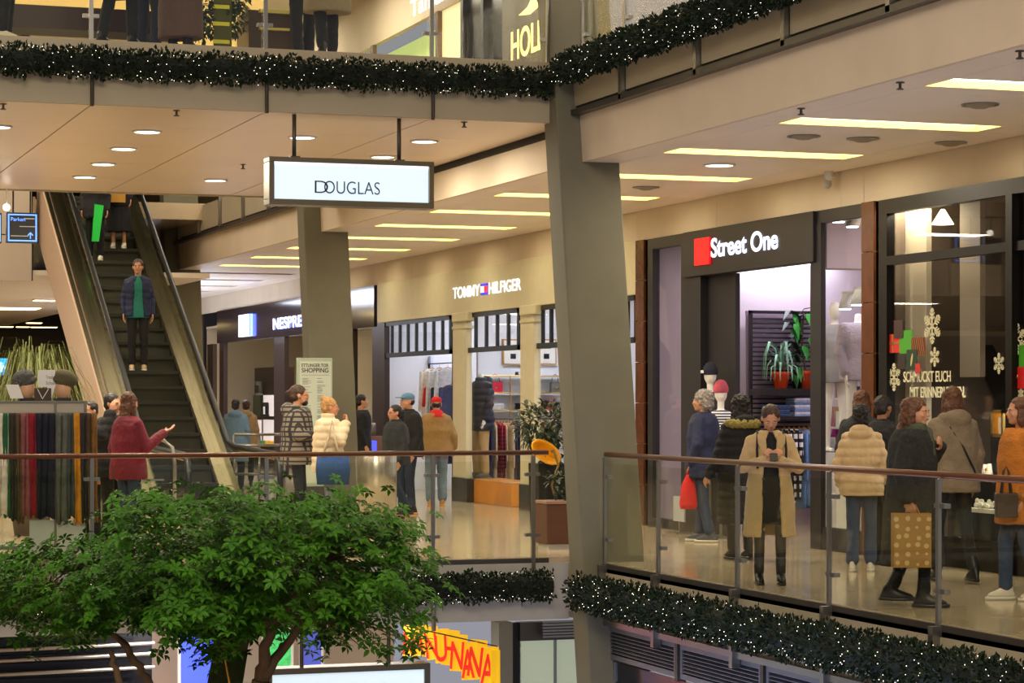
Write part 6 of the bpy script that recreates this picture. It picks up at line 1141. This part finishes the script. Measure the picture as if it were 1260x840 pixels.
# by the coffee shop
w22 = person(290, 43.0, 1.68, 180, 'woman in a light blue coat looking at the coffee shop, seen from behind', top=dict(mat=M('sky_coat', (104,134,158), .85, bump=.3, bs=30), hem=.55, t=.05, flare=.05, hood=1, sleeve=.075), pants=(blk,), shoes=('boot', None), hair=('ponytail','dark'), vox=.014)
w23 = person(303, 45.5, 1.66, 180, 'person in a tan coat beyond the woman in light blue at the coffee shop', top=dict(mat=M('tan_coat', (150,124,90), .9), hem=.6, t=.05, hood=1), pants=(blk,), shoes=('boot', None), hair=('short','brown'), vox=.014)
w24 = person(444, 40.0, 1.76, 100, 'person in black half hidden by the second leaning column', top=dict(mat=blk, hem=.6, t=.05), pants=(blk,), shoes=('boot', None), hair=('short','dark'), vox=.014)
# upper level people (legs visible)
w25 = person(5, 0, 1.75, 90, 'person in dark trousers and pale sneakers at the far left of the upper level', top=dict(mat=blk, hem=.8, t=.04), pants=(blk,), shoes=('sneaker', None), z0=Z2, loc=Vector((onY(5, 40, 24.0).x, 24.0, 0)), vox=.014)
w26 = person(145, 0, 1.75, 150, 'person in dark clothes in front of the upper bench, left of two', top=dict(mat=blk, hem=.5, t=.05), pants=(blk,), shoes=('boot', None), z0=Z2, loc=Vector((onY(146, 40, 23.95).x, 23.95, 0)), vox=.014, legs=((.1,0),(-.15,0)))
w27 = person(180, 0, 1.75, 150, 'person in dark blue jeans in front of the upper bench, right of two', top=dict(mat=M('grey_blue_top', (120,130,150), .8), hem=.8, t=.04), pants=(M('dark_denim'),), shoes=('boot', None), z0=Z2, loc=Vector((onY(182, 40, 24.65).x, 24.65, 0)), vox=.014)
w28 = person(215, 0, 1.75, 150, 'person in a long mauve-brown coat beside the green plants upstairs', top=dict(mat=M('mauve_coat', (96,72,66), .9, bump=.3, bs=30), hem=.12, t=.05), pants=(blk,), shoes=('boot', None), z0=Z2, loc=Vector((onY(222, 40, 24.0).x, 24.0, 0)), vox=.014)
w29 = person(365, 0, 1.75, 200, 'person in a pale yellow-green jacket and black trousers on the upper level', top=dict(mat=M('lime_coat', (150,144,84), .85), hem=.86, t=.05), pants=(blk,), shoes=('boot', None), z0=Z2, loc=Vector((onY(374, 40, 24.8).x, 24.8, 0)), vox=.014, legs=((.15,0),(-.15,0)))
w30 = person(395, 0, 1.75, 200, 'person in a beige coat and black trousers on the upper level, right', top=dict(mat=M('beige_coat_up', (150,132,104), .85), hem=.48, t=.06, flare=.05), pants=(blk,), shoes=('boot', None), z0=Z2, loc=Vector((onY(403, 40, 24.05).x, 24.05, 0)), vox=.014, legs=((.15,0),(-.15,0)))
# ================= mannequins =================
def mann(loc, rz, label, parts):
    t = empty('mannequin', loc, label, 'mannequin', None, rz); m_ = MB(); mw = M('mannequin_white', (226,220,214), .4)
    m_.loft([((0,0,z), prof(z)[0]*.85, prof(z)[1]*.85) for z in (.84,.93,1.08,1.28,1.37,1.43,1.47)], 18); m_.cap((0,0,1.44), .05, (0,.0,1.54), .045, 12)
    if 'head' in parts: m_.ell((0,.01,1.63), (.07,.09,.11))
    for s in (-1, 1): m_.cap((s*.165,0,1.39), .045, (s*.22,0,1.13), .035); m_.cap((s*.22,0,1.13), .035, (s*.2,.08,.9), .026); hand(m_, (s*.2,.08,.9), (0,.2,-1), (-s,.1,0), .3, s); m_.cap((s*.088,0,.9), .08, (s*.1,.02,.5), .055); m_.cap((s*.1,.02,.5), .055, (s*.1,0,.08), .035); m_.cap((s*.1,-.02,.04), .03, (s*.1,.12,.03), .025)
    bake_remesh(m_, 'body', mw, t, .012, 1); MB().lathe([(.17,0),(.17,.012),(0,.012)], (0,0,-.0), 20).build('base', steel, t, world=False)
    return t
def garment(t, name, mt, hem, th, sl, puff=0, hood=0, legs_=None):
    m_ = MB(); zs = [hem+(.93-hem)*i/3 for i in range(3)] if hem < .9 else [hem]; zs += [.93,1.08,1.28,1.37,1.43,1.475]
    m_.loft([((0,0,z), prof(max(z,.93))[0]+th, prof(max(z,.93))[1]+th) for z in zs], 24)
    for s in (-1, 1): m_.cap((s*.165,0,1.39), sl+.01, (s*.225,0,1.13), sl); m_.cap((s*.225,0,1.13), sl, (s*.205,.07,.93), sl-.015)
    if hood: m_.ell((0,-.1,1.46), (.13,.08,.09)); m_.loft([((0,.0,1.42),.1,.095),((0,0,1.52),.09,.09)], 18)
    bake_remesh(m_, name, mt, t, .012, 2, lambda c: .006*noise.noise(c*12)+(puff*(abs(math.sin(c.z*30))-.6) if puff else 0))
X = FX+.28; t = mann((X, fy(592, X), .375), math.pi/2+.3, 'headless white mannequin in a navy quilted coat and khaki trousers on the wooden platform', ''); garment(t, 'quilted_coat', M('navy_quilt', (18,24,46), .5, bump=.3, bs=10), .72, .05, .07, .014, 1); t.scale = (1.08,1.08,1.08)
m_ = MB(); [m_.cap((s*.088,0,.9), .1, (s*.1,.02,.5), .085) and m_.cap((s*.1,.02,.5), .085, (s*.1,0,.12), .075) for s in (-1,1)]; bake_remesh(m_, 'trousers', M('khaki', (182,152,106), .85, bump=.3, bs=20), t, .014, 2)
for s in (-1,1): MB().loft([((s*.1,.045,.01),.045,.14),((s*.1,.04,.06),.04,.12),((s*.1,0,.1),.035,.06)], 14).build('shoe', M('grey_suede', (96,90,86), .8), t, True, world=False)
X = FX+.55
t = mann((X, fy(1027, X), 1.06), math.pi, 'pale mannequin with a bare head in the right window of the dark shop, left one', 'head'); garment(t, 'top', M('pale_top', (150,146,150), .8), .8, .02, .05); MB().box(-.22,.22,-.15,.15,-1.06,0).build('plinth', white, t, world=False)
t = mann((X+.0, fy(1056, X), 1.06), math.pi, 'mannequin in a loose pale lilac sweater in the right window of the dark shop', ''); garment(t, 'sweater', M('lilac_sweater', (168,154,168), .9, bump=.5, bs=40), .82, .05, .08)
MB().box(-.2,.2,-.15,.15,-1.06,0).build('plinth', white, t, world=False)
for (px, py, rgb, lb, dz) in ((874, 462, (48,50,72), 'display head wearing a dark slate beanie with a white patch', 0), (887, 484, (226,98,120), 'display head wearing a pink beanie above a striped sweater', 0)):
    Xb = FX-.2 if px == 874 else FX-.25; c = onX(px, py, Xb); t = empty('display_bust', (Xb, c.y, 0), lb, 'display bust'); h_ = MB(); z = c.z; h_.ell((0,0,z), (.075,.09,.11)); h_.cap((0,0,z-.2), .045, (0,0,z-.08), .045); h_.loft([((0,0,z-.62),.14,.1),((0,0,z-.45),.15,.11),((0,0,z-.27),.18,.11),((0,0,z-.2),.07,.07)], 16); bake_remesh(h_, 'form', M('mannequin_white'), t, .012, 1)
    hb = MB(); hb.ell((0,0,z+.07), (.088,.1,.085)); hb.ell((.0,0,z+.10), (.075,.085,.07)); hb.loft([((0,0,z+.01),.09,.102),((0,0,z+.07),.092,.104)], 20); bake_remesh(hb, 'beanie', M('beanie_%d' % rgb[0], rgb, .9, bump=.9, bs=40, wave='X'), t, .01, 1)
    MB().box(-.115,-.1,-.03,.03,z+.03,z+.065).build('patch', white, t, world=False) if px == 874 else None
    tm = M('slate_top', (60,62,70), .9) if px == 874 else plaid('navy_stripes', (226,226,232), (30,34,60), 60, 'Z', .5); MB().loft([((0,0,z-.66),.165,.13),((0,0,z-.45),.17,.13),((0,0,z-.28),.19,.125),((0,0,z-.2),.09,.09)], 20).build('sweater', tm, t, True, world=False)
    MB().tube([(0,0,0),(0,0,z-.6)], .018, 8).build('pole', steel, t, world=False); MB().lathe([(.16,0),(.16,.02),(0,.02)], (0,0,0), 18).build('base', steel, t, world=False)
